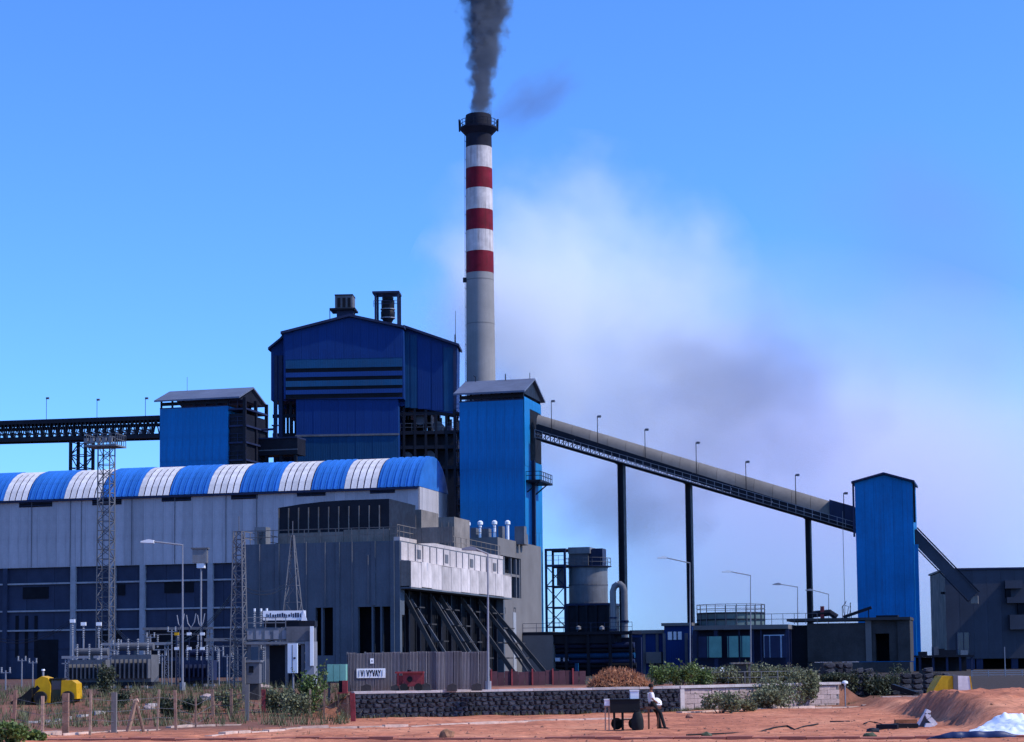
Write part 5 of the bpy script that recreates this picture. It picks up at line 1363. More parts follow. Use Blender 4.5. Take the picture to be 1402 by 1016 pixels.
# ---------------------------------------------------------------- left fence of odd posts
def post_fence():
    root = thing('post_fence', 'ragged wire fence of odd wooden and concrete posts on the left', 'fence', (on_z(240, 1000, 0).x, on_z(240, 1000, 0).y, 0))
    o = root.location
    tops = []
    for px, yt, yb, w, m in ((18, 945, 1003, .14, 'post_wood'), (58, 953, 1004, .12, 'post_pale'), (90, 949, 1003, .26, 'post_wood'), (123, 945, 1005, .1, 'post_pale'), (156, 948, 1003, .22, 'concrete_grey'), (215, 944, 999, .09, 'post_pale'), (241, 945, 998, .12, 'post_wood'), (268, 955, 995, .08, 'post_wood'),
                             (292, 944, 986, .15, 'post_wood'), (317, 943, 987, .14, 'post_wood'), (338, 937, 988, .2, 'concrete_grey'), (361, 944, 984, .2, 'red_paint'), (380, 945, 983, .11, 'post_pale'), (404, 945, 983, .11, 'post_pale'), (424, 944, 984, .1, 'post_pale'), (443, 944, 985, .1, 'post_wood'), (462, 951, 981, .1, 'post_pale'), (477, 955, 984, .1, 'post_wood'), (484, 949, 986, .24, 'red_paint')):
        p = on_z(px, yb, .05); z = ground_z(p.x, p.y); h = at(px, yt, p.y).z - z
        lean = rnd.uniform(-.05, .05) * h
        mb = MB(); mb.beam((p.x - o.x, p.y - o.y, z - .2), (p.x - o.x + lean, p.y - o.y, z + h), w)
        mb.build('post', M[m], root); tops.append(Vector((p.x - o.x, p.y - o.y, z)) + Vector((lean, -w / 2 - .01, h)))
    for f in (.25, .5, .78):
        mb = MB(); 
        for p, q in zip(tops, tops[1:]):
            a = Vector((p.x, p.y, p.z - (1 - f) * 1.7)); b = Vector((q.x, q.y, q.z - (1 - f) * 1.7)); mb.beam(a, b, .014)
        mb.build('wire', M['steel_grey'], root)
    for k, (pts, nm) in enumerate((([(175, 1001), (186, 960), (197, 999)], 'pale bent A-shaped pole leaning among the left fence posts'), ([(471, 981), (479, 953)], 'pale pole leaning against the red post at the stone wall end'))):
        base = on_z(pts[0][0], pts[0][1], .05); d = base.y - .4
        g = [at(px, py, d) for px, py in pts]; z = ground_z(g[0].x, d)
        r = thing('leaning_pole', nm, 'pole', (g[0].x, d, z)); q = [p - Vector((g[0].x, d, z)) for p in g]
        q[0].z = -.05
        if len(q) > 2: q[2].z = ground_z(g[2].x, d) - z - .05
        MB().tube(q[:2], .11, 7).build('stem', M['post_pale'], r)
        if len(q) > 2: MB().tube(q[1:], .07, 7).build('branch', M['post_wood'], r)
        MB().tube([q[1] - Vector((.09, 0, .05)), q[1] + Vector((.1, 0, .04))], .1, 7).build('knob', M['post_pale'], r)
post_fence()

def yard_poles():
    r = random.Random(21)
    spec = [(104, 146, 893), (128, 137, 905), (160, 134, 880), (206, 145, 870), (222, 138, 895), (235, 142, 862), (300, 136, 888), (311, 133, 896), (363, 126, 886), (372, 133, 878), (415, 130, 892), (45, 150, 905), (30, 148, 902), (8, 128, 918)]
    where = ['just left of the tall mast', 'between the tall mast and the left transformer', 'right of the tall mast', 'before the middle hall column', 'left of the slim street lamp', 'tight left of the slim street lamp', 'right of the third hall column', 'left of the broad lattice mast', 'behind the switch kiosk', 'behind the control cabin frame', 'right of the pale blue panel box', 'above the yellow loader', 'left of the yellow loader exhaust', 'at the far left edge']
    for (px, d, yt), w in zip(spec, where):
        b = gnd(px, d); h = hpx(px, yt, d, b); root = thing('service_pole', 'thin grey service pole ' + w, 'pole', b, 0, 'thin service poles of the substation')
        MB().tube([(0, 0, 0), (0, 0, h)], .05, 6).build('pole', M['galvanised'], root)
        MB().beam((-.35, 0, h - .15), (.35, 0, h - .15), .06).build('crossarm', M['galvanised'], root)
        for x in (-.28, .28): insulator(root, x, 0, h - .12, h + .22, .07)
    b = gnd(275, 150); h = hpx(275, 752, 150, b); root = thing('pole_box', 'grey steel box high on a thin pole against the hall wall', 'pole box', b)
    MB().tube([(0, 0, 0), (0, 0, h - 1.1)], .07, 6).build('pole', M['galvanised'], root)
    MB().box(-.62, .5, -.4, .4, h - 1.09, h).build('box', M['silo_grey'], root); MB().box(-.75, .6, -.5, .5, h + .002, h + .1).build('lid', M['steel_grey'], root); MB().box(-.3, .3, -.3, .3, h - 1.5, h - 1.1).build('fuse', M['paint_white'], root)
yard_poles()

def sagging(label, a, b, sag, n=3, dx=.35):
    A, B = at(*a), at(*b); root = thing('power_line', label, 'power line', A)
    for k in range(n):
        o = Vector((0, dx * k, .22 * (k % 2))); pts = []
        for i in range(13):
            t = i / 12; p = A.lerp(B, t) + o - A; p.z -= sag * 4 * t * (1 - t); pts.append(p)
        MB().tube(pts, .022, 4, False).build('conductor', M['steel_dark'], root)
sagging('sagging wires from the broad lattice mast to the left switch gantry', (327, 800, 122), (228, 882, 140), 1.0)
sagging('sagging wires between the left frame and the switch gantry', (140, 900, 140), (146, 882, 140), .05, 2)
sagging('sagging wires from the tall mast down to the transformer rows', (146, 842, 174), (200, 885, 139), .8)
sagging('sagging wires between the slender mast and the broad mast', (404, 792, 131), (329, 806, 122), .7)
sagging('sagging wires from the wide gantry to the control cabin', (300, 878, 128), (386, 872, 123), .35)
sagging('sagging wires from the left edge to the leftmost isolator posts', (-20, 872, 150), (99, 850, 143), 1.0)
# ---------------------------------------------------------------- plants
def leaf_cloud(n, fn, s0, s1, r):
    mb = MB()
    for k in range(n):
        p = Vector(fn(r)); s = r.uniform(s0, s1)
        d = Vector((r.gauss(0, 1), r.gauss(0, 1), r.gauss(0, 1) + .4)).normalized(); a = d.cross(Vector((r.gauss(0, 1), r.gauss(0, 1), r.gauss(0, 1)))).normalized() * s * .45
        mb.add([p, p + d * s * .5 + a, p + d * s, p + d * s * .5 - a], [(0, 1, 2, 3)])
    return mb
def bush(label, px, d, wpx, ytop, m, n=900, cat='bush', upright=False, group='bushes of the yard', z=None, leaf=(.08, .19)):
    b = at(px, 905, d); b.z = ground_z(b.x, b.y) if z is None else z
    h = max(.3, at(px, ytop, d).z - b.z); w = wpx * d / FPX / 2 * 1.25; n = int(n * 1.7)
    r = random.Random(int(px * 13 + d)); root = thing('bush', label, cat, b, 0, group)
    lobes = [(r.uniform(-.62, .62) * w, r.uniform(-.5, .5) * w, r.uniform(.3, .72) * h, r.uniform(.28, .5)) for _ in range(9)]
    def fn(q):
        x, y, zz, s = q.choice(lobes)
        v = Vector((q.gauss(0, 1), q.gauss(0, 1), q.gauss(0, 1))).normalized() * q.uniform(.5, 1.05)
        return (x + v.x * s * w, y + v.y * s * w, max(.02, zz + v.z * min(s, .45) * h * (1 if not upright else 1.2)))
    fol = leaf_cloud(n, fn, leaf[0], leaf[1], r)
    st = MB()
    for k in range(14):          # loose shoots that break the outline
        x, y, zz, s = r.choice(lobes); a = Vector((x, y, zz)); e = a + Vector((r.gauss(0, .5) * w, r.gauss(0, .4) * w, r.uniform(.25, .6) * h))
        st.tube([a, a.lerp(e, .5) + Vector((0, 0, .04)), e], [.012, .009, .005], 4)
        for j in range(16):
            p = a.lerp(e, r.uniform(.2, 1)); l = r.uniform(*leaf) * .9; d_ = Vector((r.gauss(0, 1), r.gauss(0, 1), r.gauss(.2, .7))).normalized() * l; q = d_.cross(Vector((r.gauss(0, 1), r.gauss(0, 1), r.gauss(0, 1)))).normalized() * l * .3
            fol.add([p, p + d_ * .5 + q, p + d_, p + d_ * .5 - q], [(0, 1, 2, 3)])
    fol.build('foliage', M[m], root)
    for k in range(6):
        x, y, zz, s = lobes[k]; st.tube([(x * .15, y * .15, -.08), (x * .5, y * .5, zz * .5), (x, y, zz)], [.035, .025, .012], 5)
    st.build('stems', M['bark'], root)
G, K, D = 'leaf_green', 'leaf_grey', 'leaf_dark'
for a in (('bright green bush left of the teal water tank', 426, 103, 38, 918, G, 1000), ('green bush on the yard just left of the block wall end', 930, 116, 42, 908, G, 900),
          ('thin green bush behind the stone wall coping end', 905, 120, 34, 913, G, 500),
          ('grey-green bush behind the left half of the block wall', 975, 122, 62, 911, K, 1100), ('grey-green bush behind the block wall below the roof tank', 1035, 126, 75, 908, K, 1500),
          ('dry bush behind the right end of the block wall', 1075, 127, 45, 914, K, 900),
          ('tall leafy green bush hiding the right end of the block wall', 1098, 117.5, 46, 917, K, 1500), ('low dry bush before the right half of the block wall', 1055, 112, 58, 944, K, 1100),
          ('spreading weed bush before the left half of the block wall', 985, 107, 50, 950, K, 800), ('small weed at the block wall foot below the pillar', 1018, 109, 34, 959, K, 420),
          ('wide dry bush behind the middle of the block wall', 1005, 124, 70, 913, K, 1400), ('pale dry bush left of the tall leafy bush', 1068, 114, 50, 930, K, 1200), ('low green bush at the left end of the block wall top', 952, 119, 40, 916, G, 700),
          ('dark bush just right of the block wall', 1140, 121, 44, 922, D, 1100), ('dark bush behind the white post lamp', 1170, 124, 48, 918, D, 1300), ('dark tangled bush left of the fallen black beam', 1205, 124, 50, 925, D, 1200), ('dark bush below the right blue tower', 1242, 128, 46, 915, D, 900),
          ('green corner bush at the very lower left', 12, 74, 46, 992, G, 900), ('small green bush right of the lower left corner bush', 42, 76, 36, 1002, G, 600),
          ('spindly dark shrub beside the tall mast foot', 146, 116, 26, 912, D, 520), ('shrub at the foot of the slim street lamp', 262, 104, 30, 957, D, 500), ('shrub between two fence posts left of the slim lamp', 228, 99, 30, 955, D, 520),
          ('low dry shrub at the broad lattice mast foot', 312, 103, 30, 948, K, 450), ('dry weeds below the pale blue panel box', 380, 103, 46, 942, K, 800), ('low weeds between the green bush and the fence', 408, 101, 40, 950, K, 500), ('dark shrub left of the fence rubble', 168, 108, 22, 945, D, 300)):
    bush(*a)
def scatter_weeds():
    r = random.Random(3); mb = MB()
    def tuft(x, y, n, h):
        z = ground_z(x, y)
        for k in range(n):
            a = r.uniform(0, 6.28); l = r.uniform(.4, 1) * h; o = Vector((x + r.gauss(0, .12), y + r.gauss(0, .12), z - .02))
            t = o + Vector((math.cos(a) * l * .5, math.sin(a) * l * .5, l)); w = Vector((-math.sin(a), math.cos(a), 0)) * .018
            mb.add([o - w, o + w, t], [(0, 1, 2)])
    for k in range(520):
        px = r.uniform(-5, 1130); d = r.uniform(103, 150)
        p = at(px, 905, d); 
        if px > 480 and p.y < wall_y(p.x) + 2.0: continue
        if 560 < px < 870 and d < 125: continue
        tuft(p.x, p.y, 14, r.uniform(.2, .75))
    for k in range(260):
        px = r.uniform(480, 1280) if k < 110 else r.uniform(930, 1130); x = at(px, 905, 105).x; y = wall_y(min(x, W2.x)) - r.uniform(.05, .5); tuft(x, y, 9, r.uniform(.12, .35))
    for k in range(60):
        p = on_z(r.uniform(0, 470), r.uniform(978, 1005), 0); tuft(p.x, p.y, 8, r.uniform(.1, .3))
    for k in range(700):
        p = at(r.uniform(-5, 475), 905, r.uniform(92, 124)); tuft(p.x, p.y, 12, r.uniform(.3, 1.0))
    o = mb.build('weeds', M['grass']); setp(o, 'thin dry weeds scattered over the yard and along the walls', 'weeds', kind='stuff')
    mb = MB()
    for k in range(2200):
        px, py = r.uniform(-10, 1410), r.uniform(962, 1016) if r.random() < .75 else r.uniform(940, 975)
        p = on_z(px, py, .1)
        if p.y > wall_y(p.x) - .3 and W0.x < p.x < W2.x + 2: continue
        s = r.choice((.02, .03, .03, .05, .08)) * r.uniform(.7, 1.3); z = ground_z(p.x, p.y)
        vs = [(p.x + math.cos(a) * s * r.uniform(.7, 1.2), p.y + math.sin(a) * s * r.uniform(.7, 1.2), z - .01) for a in (0, 1.25, 2.5, 3.8, 5.0)] + [(p.x + r.uniform(-.3, .3) * s, p.y, z + s * r.uniform(.5, .9))]
        mb.add(vs, [(0, 1, 5), (1, 2, 5), (2, 3, 5), (3, 4, 5), (4, 0, 5)])
    o = mb.build('pebbles', M['pebble']); setp(o, 'small stones and clods strewn over the red ground', 'stones', kind='stuff')
mat('pebble', (.26, .12, .085), .95, var=.5, scale=2.0, fine=9)
scatter_weeds()
def bare_lumps():
    names = ('pinkish flat rubble stone beside the left fence rubble row', 'broken pinkish slab below the broad lattice mast', 'reddish boulder left of the broad lattice mast foot', 'pale slab lying below the kiosk', 'orange lump on the red ground under the stone wall', 'small reddish stone before the left end of the block wall', 'dark clod on the red ground below the block wall', 'dark clod at the lower right of the red ground', 'flat clod left of the folded board')
    for k, (px, py, w, h, m) in enumerate(((205, 983, .35, .2, 'block'), (283, 978, .45, .24, 'block'), (300, 983, .4, .3, 'pebble'), (352, 972, 1.0, .22, 'block'), (612, 1010, .28, .3, 'straw'), (944, 981, .22, .16, 'pebble'), (967, 1007, .22, .14, 'leaf_dark'), (1190, 1007, .25, .14, 'leaf_dark'), (1195, 1001, .3, .12, 'steel_dark'))):
        p = on_z(px, py, .05); z = ground_z(p.x, p.y); r = random.Random(k)
        bm = bmesh.new(); bmesh.ops.create_icosphere(bm, subdivisions=2, radius=1)
        for v in bm.verts: v.co *= 1 + .35 * mnoise.noise(v.co * 1.4 + Vector((k * 7, 0, 0))); v.co.x *= w; v.co.y *= w * .7; v.co.z *= h
        me = bpy.data.meshes.new('rock'); bm.to_mesh(me); bm.free(); me.materials.append(M[m])
        o = bpy.data.objects.new('rock', me); col.objects.link(o); o.location = (p.x, p.y, z + h * .35); setp(o, names[k], 'rock', 'loose rocks on the ground')
bare_lumps()

# ---------------------------------------------------------------- brush heap on the wall
def heap():
    d = 110.5; b = gnd(848, d); b.z = PZ
    root = thing('brush_heap', 'rounded heap of reddish-brown dry brush on top of the stone wall', 'brush heap', b)
    w = 44 * d / FPX; h = at(848, 915, d).z - PZ
    prof = lambda x: h * max(.05, (1 - abs(x / w) ** 2.6)) * (1 - .12 * (x / w))
    mb = MB(); n = 16; vs = []; fs = []
    for i in range(n + 1):
        x = -w + 2 * w * i / n
        for j in range(9):
            t = math.pi * j / 8; vs.append((x, -math.cos(t) * 1.1 * (prof(x) / h) ** .5, prof(x) * .86 * math.sin(t)))
    for i in range(n):
        for j in range(8): fs.append((i * 9 + j, (i + 1) * 9 + j, (i + 1) * 9 + j + 1, i * 9 + j + 1))
    mb.add(vs, fs).build('core', M['straw_dark'], root)
    r = random.Random(5); mb = MB()
    for k in range(2600):
        x = r.uniform(-w, w); t = r.uniform(.02, 2.2); pz = prof(x)
        p = Vector((x, -math.cos(t) * 1.12 * (pz / h) ** .5, pz * .88 * math.sin(t)))
        l = r.uniform(.12, .38); dr = Vector((r.gauss(0, .5), -abs(r.gauss(0, .5)), r.gauss(-.25, .8))).normalized() * l
        if p.z + dr.z < .02: dr.z = .02
        sd = Vector((r.gauss(0, 1), r.gauss(0, 1), r.gauss(0, .4))).normalized() * r.uniform(.015, .035)
        mb.add([p - sd, p + sd, p + dr + sd * .4, p + dr - sd * .4], [(0, 1, 2, 3)])
    o = mb.build('straw', M['dead_leaf'], root); o['kind'] = 'stuff'
mat('straw_dark', (.09, .035, .025), .95, var=.5, scale=3)
heap()

# ---------------------------------------------------------------- cart, sack and the person leaning on it
def cart():
    d = 82.5; b = gnd(858, d); b.z = ground_z(b.x, b.y)
    root = thing('hand_cart', 'black box hand cart on thin legs with white crates, on the red ground', 'cart', b)
    X = lambda px: at(px, 970, d).x - b.x; Z = lambda py: at(858, py, d).z - b.z
    MB().box(X(836), X(876), 0, .9, Z(976), Z(958.5)).build('box', M['paint_black'], root)
    MB().box(X(835), X(877), -.04, .94, Z(958.5) + .003, Z(957)).build('lid', M['paint_black'], root)
    for px in (841.5, 853, 873):
        MB().box(X(px) - .03, X(px) + .03, .05, .11, 0, Z(976) - .002).build('leg', M['paint_black'], root)
        MB().box(X(px) - .03, X(px) + .03, .8, .86, 0, Z(976) - .002).build('leg', M['paint_black'], root)
    MB().box(X(838), X(875), .3, .36, Z(986.5), Z(985)).build('stretcher', M['paint_black'], root)
    MB().box(X(884), X(906), .15, .75, Z(971.5), Z(968)).build('plank', M['wood_brown'], root)
    for px in (889, 901.5):
        for y in (.2, .62): MB().box(X(px) - .025, X(px) + .025, y, y + .05, 0, Z(971.5) - .002).build('plank_leg', M['wood_brown'], root)
    MB().box(X(876.5), X(890), .35, .41, Z(972), Z(970)).build('tie_bar', M['wood_brown'], root)
    for k in range(2):
        zz = .26; MB().tube([(X(846 + 24 * k), .93, zz), (X(846 + 24 * k), 1.0, zz)], .26, 18).build('wheel', M['rubber'], root)
    def crate(lab, x0, x1, y0, y1, z0, z1):
        c = thing('crate', lab, 'crate', (b.x + (X(x0) + X(x1)) / 2, b.y + (y0 + y1) / 2, b.z + Z(z0)), 0, 'white crates at the hand cart')
        w, dp, h = (X(x1) - X(x0)) / 2, (y1 - y0) / 2, Z(z1) - Z(z0)
        MB().box(-w, w, -dp, dp, 0, h * .86).build('body', M['paint_white'], c); MB().box(-w - .02, w + .02, -dp - .02, dp + .02, h * .86 + .002, h).build('lid', M['cloth_white'], c)
        return c
    c = crate('white crate on a small stand at the left end of the black cart', 828, 835.2, .1, .5, 966, 957)
    s = thing('crate_stand', 'small pale stand carrying a crate left of the black cart', 'stand', (b.x + X(831.5), b.y + .3, b.z))
    h = Z(966) - .003
    MB().box(-.11, .11, -.18, .18, h - .06, h).build('top', M['post_pale'], s)
    for sx in (-.08, .08):
        for sy in (-.14, .14): MB().box(sx - .02, sx + .02, sy - .02, sy + .02, 0, h - .062).build('leg', M['post_pale'], s)
    crate('large white crate on the black cart beside the person', 864, 875.5, .25, .75, 957, 945)
    bu = MB().lathe([(.18, 0), (.25, .06), (.24, .2), (.15, .32), (.06, .37)], 16); bo = bu.build('cloth_bundle', M['cloth_white'], smooth=True)
    bo.location = (b.x + X(900), b.y + .6, b.z + Z(968) + .004); setp(bo, 'large white cloth bundle resting on the plank behind the person', 'bundle')
    # black sack standing in front
    q = MB().lathe([(.22, 0), (.27, .15), (.26, .45), (.2, .72), (.12, .82), (.14, .88)], 14)
    o = q.build('sack', M['cloth_dark'], smooth=True); o.location = (b.x + X(872), b.y - .32, b.z - .01); setp(o, 'black sack standing on the ground in front of the hand cart', 'sack')
    # person
    px0 = X(893); hip = Vector((px0, .35, Z(967.5) + .10))
    person = thing('person', 'person in white shirt and dark trousers leaning back on the hand cart plank', 'person', (b.x + px0, b.y, b.z))
    o0 = Vector((px0, 0, 0)); hz = hip.z
    def skin_body(name, verts, edges, radii, m, parent, sub=2):
        me = bpy.data.meshes.new(name); me.from_pydata([tuple(v) for v in verts], edges, []); me.update(); me.materials.append(M[m])
        ob = bpy.data.objects.new(name, me); col.objects.link(ob); ob.parent = parent
        md = ob.modifiers.new('skin', 'SKIN'); md.use_smooth_shade = True
        sv = me.skin_vertices[0].data
        for i, r_ in enumerate(radii): sv[i].radius = (r_, r_) if not isinstance(r_, tuple) else r_
        sv[0].use_root = True
        sb = ob.modifiers.new('sub', 'SUBSURF'); sb.levels = sub; sb.render_levels = sub
        return ob
    V = [(0, .35, hz), (0, .35, hz + .18), (-.03, .35, hz + .36), (-.03, .35, hz + .50), (-.02, .34, hz + .58), (0, .33, hz + .68), (.01, .33, hz + .76),   # pelvis .. head
         (-.02, .15, hz + .48), (.02, .10, hz + .22), (.2, .06, hz + .06), (.26, .06, hz + .03),        # near arm
         (-.02, .55, hz + .48), (-.1, .6, hz + .22), (.1, .58, hz + .04), (.16, .58, hz + .02),       # far arm
         (.06, .24, hz - .03), (.36, .22, hz - .36), (.56, .2, .06), (.72, .18, .04),     # near leg
         (.06, .46, hz - .03), (.26, .47, hz - .40), (.38, .47, .06), (.54, .48, .04)]
    E = [(0, 1), (1, 2), (2, 3), (3, 4), (4, 5), (5, 6), (3, 7), (7, 8), (8, 9), (9, 10), (3, 11), (11, 12), (12, 13), (13, 14), (0, 15), (15, 16), (16, 17), (17, 18), (0, 19), (19, 20), (20, 21), (21, 22)]
    Rr = [.14, .13, .15, .12, .055, .085, .09, .06, .045, .035, .03, .06, .045, .035, .03, .09, .06, .042, .035, .09, .06, .042, .035]
    body = skin_body('body', V, E, Rr, 'skin', person)
    # clothes follow the limbs, a little thicker
    sh = [0, 1, 2, 3, 7, 8, 11, 12]; mp = {v: i for i, v in enumerate(sh)}
    skin_body('shirt', [V[i] if i != 0 else (0, .35, hz - .02) for i in sh], [(mp[a], mp[c]) for a, c in E if a in mp and c in mp], [(.17, .19), .165, .18, .15, .085, .07, .085, .07], 'cloth_white', person)
    tr = [0, 15, 16, 17, 19, 20, 21]; mp = {v: i for i, v in enumerate(tr)}
    skin_body('trousers', [V[i] for i in tr], [(mp[a], mp[c]) for a, c in E if a in mp and c in mp], [.16, .12, .085, .07, .12, .085, .07], 'cloth_dark', person)
    for i, j in ((17, 18), (21, 22)):
        a, c = Vector(V[i]), Vector(V[j]); MB().tube([a + Vector((-.07, 0, -.005)), a + Vector((.05, 0, 0)), c + Vector((.02, 0, -.005)), c + Vector((.05, 0, -.01))], [.05, .06, .05, .03], 10).build('shoe', M['paint_black'], person, True)
    hd = Vector((.005, .33, hz + .73))
    hm = MB().lathe([(.02, -.03), (.1, -.01), (.112, .05), (.1, .11), (.06, .145), (.01, .155)], 14); hr = hm.build('hair', M['hair'], person, True); hr.location = hd + Vector((-.025, 0, -.0))
    face = MB().prism([(.088, -.02), (.125, -.03), (.1, .02)], -.018, .018).build('nose', M['skin'], person); face.location = hd
    for y in (-.035, .035): e = MB().box(.088, .1, y - .014, y + .014, .018, .032).build('eye', M['paint_black'], person); e.location = hd
    e = MB().box(.08, .098, -.03, .03, -.058, -.046).build('mouth', M['red_paint'], person); e.location = hd
    for y in (-.095, .085): e = MB().box(-.02, .02, y, y + .015, -.03, .03).build('ear', M['skin'], person); e.location = hd
    for base in (10, 14):
        p = Vector(V[base])
        for k in range(4):
            f = MB().tube([p + Vector((.02, -.03 + .02 * k, .0)), p + Vector((.07 + .008 * (1.5 - abs(k - 1.5)), -.03 + .02 * k, -.01)), p + Vector((.1, -.03 + .02 * k, -.035))], [.011, .01, .008], 6).build('finger', M['skin'], person)
        MB().tube([p + Vector((-.01, -.035, 0)), p + Vector((.03, -.06, -.01)), p + Vector((.06, -.06, -.02))], [.012, .011, .009], 6).build('thumb', M['skin'], person)
cart()

# ---------------------------------------------------------------- yellow loader on the left
def loader():
    d = 111; b = gnd(78, d)
    root = thing('wheel_loader', 'yellow wheel loader with black bucket, partly hidden behind the left fence', 'loader', b)
    X = lambda px: at(px, 940, d).x - b.x; Z = lambda py: at(78, py, d).z - b.z
    MB().prism([(X(49), Z(962)), (X(71), Z(962)), (X(72), Z(938)), (X(68), Z(928)), (X(60), Z(925.5)), (X(51), Z(931))], -.5, .9).build('front_hood', M['yellow'], root)
    MB().prism([(X(86), Z(957)), (X(108), Z(957)), (X(107), Z(936)), (X(101), Z(931.5)), (X(87), Z(931.5))], -.5, .9).build('rear_body', M['yellow'], root)
    cab = MB().box(X(71.5), X(86), -.3, .7, Z(960), Z(930)).build('cab', M['leaf_dark'], root)
    MB().box(X(72.5), X(85), -.32, -.304, Z(944), Z(932)).build('window', M['glass'], cab)
    MB().box(X(70), X(88), -.45, .85, Z(930) + .002, Z(928.5)).build('cab_roof', M['steel_dark'], cab)
    MB().tube([(X(59), 0, Z(926)), (X(59), 0, Z(918))], .06, 8).build('exhaust', M['galvanised'], root); MB().lathe([(.02, Z(919)), (.11, Z(918)), (.09, Z(916))], 8, (X(59), 0)).build('beacon', M['paint_white'], root)
    for px in (60, 97):
        for y in (-.75, 1.0):
            w = MB().tube([(X(px), y - .17, .36), (X(px), y + .17, .36)], .36, 20).build('wheel', M['rubber'], root); MB().tube([(X(px), y - .18, .36), (X(px), y + .18, .36)], .16, 14).build('rim', M['steel_dark'], w)
    MB().prism([(X(22), Z(966)), (X(47), Z(966)), (X(49), Z(952)), (X(48), Z(941)), (X(36), Z(952)), (X(20), Z(960))], -.9, 1.3).build('bucket', M['paint_black'], root)
    for y in (-.45, .75): MB().beam((X(56), y, Z(940)), (X(40), y, Z(956)), .14, .25).build('lift_arm', M['steel_dark'], root)
loader()

# ---------------------------------------------------------------- right: skip, folded board, sheet, debris
def right_things():
    d = 99; b = gnd(1303, d); b.z = ground_z(b.x, b.y)
    root = thing('steel_skip', 'mustard yellow steel skip with grey band and white end behind the red mound', 'skip', b)
    X = lambda px: at(px, 940, d).x - b.x; Z = lambda py: at(1303, py, d).z - b.z
    MB().prism([(X(1283), -.05), (X(1305), -.05), (X(1305), Z(925.5)), (X(1290), Z(925.5)), (X(1279), Z(943)), (X(1277), Z(949))], 0, 1.6).build('body', M['mustard'], root)
    MB().prism([(X(1305) + .004, -.05), (X(1311.5), -.05), (X(1311.5), Z(924.5)), (X(1305) + .004, Z(924.5))], -.06, 1.66).build('grey_band', M['steel_grey'], root)
    MB().prism([(X(1311.5) + .004, -.05), (X(1330), -.05), (X(1327.5), Z(926)), (X(1311.5) + .004, Z(925.5))], 0, 1.6).build('white_end', M['sheet_white'], root)
    MB().prism([(X(1327.6), Z(926)), (X(1330.1), -.05), (X(1332), -.05), (X(1329), Z(926))], -.02, 1.62).build('orange_rim', M['yellow'], root)
    d = 79; b = on_z(1270, 993, .05); b.z = ground_z(b.x, b.y)
    r = thing('folded_board', 'white and grey folded board standing like a small tent on the red ground', 'board', b)
    X = lambda px: at(px, 985, b.y).x - b.x; Z = lambda py: at(1270, py, b.y).z - b.z
    MB().prism([(X(1257), 0), (X(1274), 0), (X(1267), Z(975))], 0, .5).build('grey_face', M['steel_grey'], r)
    pts = [(1271, 972), (1268.5, 977), (1271, 983), (1276, 988), (1279.5, 993)]
    for (a, c), (e, f) in zip(pts, pts[1:]): MB().beam((X(a), -.05, Z(c)), (X(e), -.05, Z(f)), .34, .2).build('white_strip', M['cloth_white'], r)
    MB().prism([(X(1255), Z(990)), (X(1258), Z(993)), (X(1267), Z(976)), (X(1266), Z(974.5))], -.12, -.02).build('white_edge', M['cloth_white'], r)
    MB().prism([(X(1264), 0), (X(1276), 0), (X(1273), Z(990)), (X(1266), Z(990))], -.3, -.08).build('white_block', M['paint_white'], r)
    # debris planks
    for nm, px, py, L, rot, m in (('dark charred plank left of the folded board', 1232, 996, 1.5, .05, 'paint_black'), ('brown plank behind the charred plank', 1240, 989, 1.0, .1, 'wood_brown'), ('short dark stick at the left of the charred plank', 1215, 997, .9, -.5, 'steel_dark'), ('thin dark branch on the red ground at right', 1150, 987, .9, .08, 'steel_dark')):
        p = on_z(px, py, .05); z = ground_z(p.x, p.y); q = thing('plank', nm, 'plank', (p.x, p.y, z), rot)
        MB().box(-L / 2, L / 2, -.12, .12, .02, .2 if 'charred' in nm else .1).build('board', M[m], q); MB().box(-L / 2 + .1, -L / 2 + .25, -.14, .14, -.04, .018).build('batten', M['wood_brown'], q)
    for nm, pts in (('long thin dark cable wandering over the red ground below the block wall', [(940, 1005), (990, 1003), (1040, 999), (1058, 996), (1078, 994), (1088, 997), (1100, 994), (1120, 990)]), ('looped dark cable left of the charred plank', [(1183, 992), (1190, 988), (1200, 990), (1212, 993), (1228, 990), (1240, 993)])):
        q = []
        for px, py in pts:
            p = on_z(px, py, .05); q.append(Vector((p.x, p.y, ground_z(p.x, p.y) + .03)))
        o = MB().tube([v - q[0] for v in q], .035, 5).build('cable', M['rubber']); o.location = q[0]; setp(o, nm, 'cable')
    # crumpled plastic sheet
    c = on_z(1352, 1000, .2); n, m_ = 44, 26; vs = []; fs = []
    x0, x1 = at(1300, 1000, 74).x, at(1420, 1000, 74).x
    for j in range(m_ + 1):
        for i in range(n + 1):
            u, v = i / n, j / m_
            y = 70.5 + 6.5 * v; xl = x0 + 1.5 * v + .25 * mnoise.noise((v * 5, 1, 0)); x = xl + (x1 - xl) * u
            y += .25 * mnoise.noise((u * 6, 3, 0)) * (1 if j in (0, m_) else .4)
            lift = .04 + .2 * max(0, mnoise.noise((x * 1.1, y * .9, 5))) + .16 * abs(mnoise.noise((x * 3, y * 2.5, 1)))
            lift *= min(1, u * 6) * min(1, v * 8 + .1) * min(1, (1 - v) * 6 + .1)
            vs.append((x, y, ground_z(x, y) + .03 + lift))
    for j in range(m_):
        for i in range(n): fs.append((j * (n + 1) + i, j * (n + 1) + i + 1, (j + 1) * (n + 1) + i + 1, (j + 1) * (n + 1) + i))
    r = thing('plastic_sheet', 'crumpled white plastic sheet with dark blue hem at the lower right corner', 'plastic sheet', (vs[0][0], vs[0][1], vs[0][2]))
    o = Vector(vs[0]); ob = MB().add([Vector(v) - o for v in vs], fs).build('sheet', M['plastic_white'], r, True)
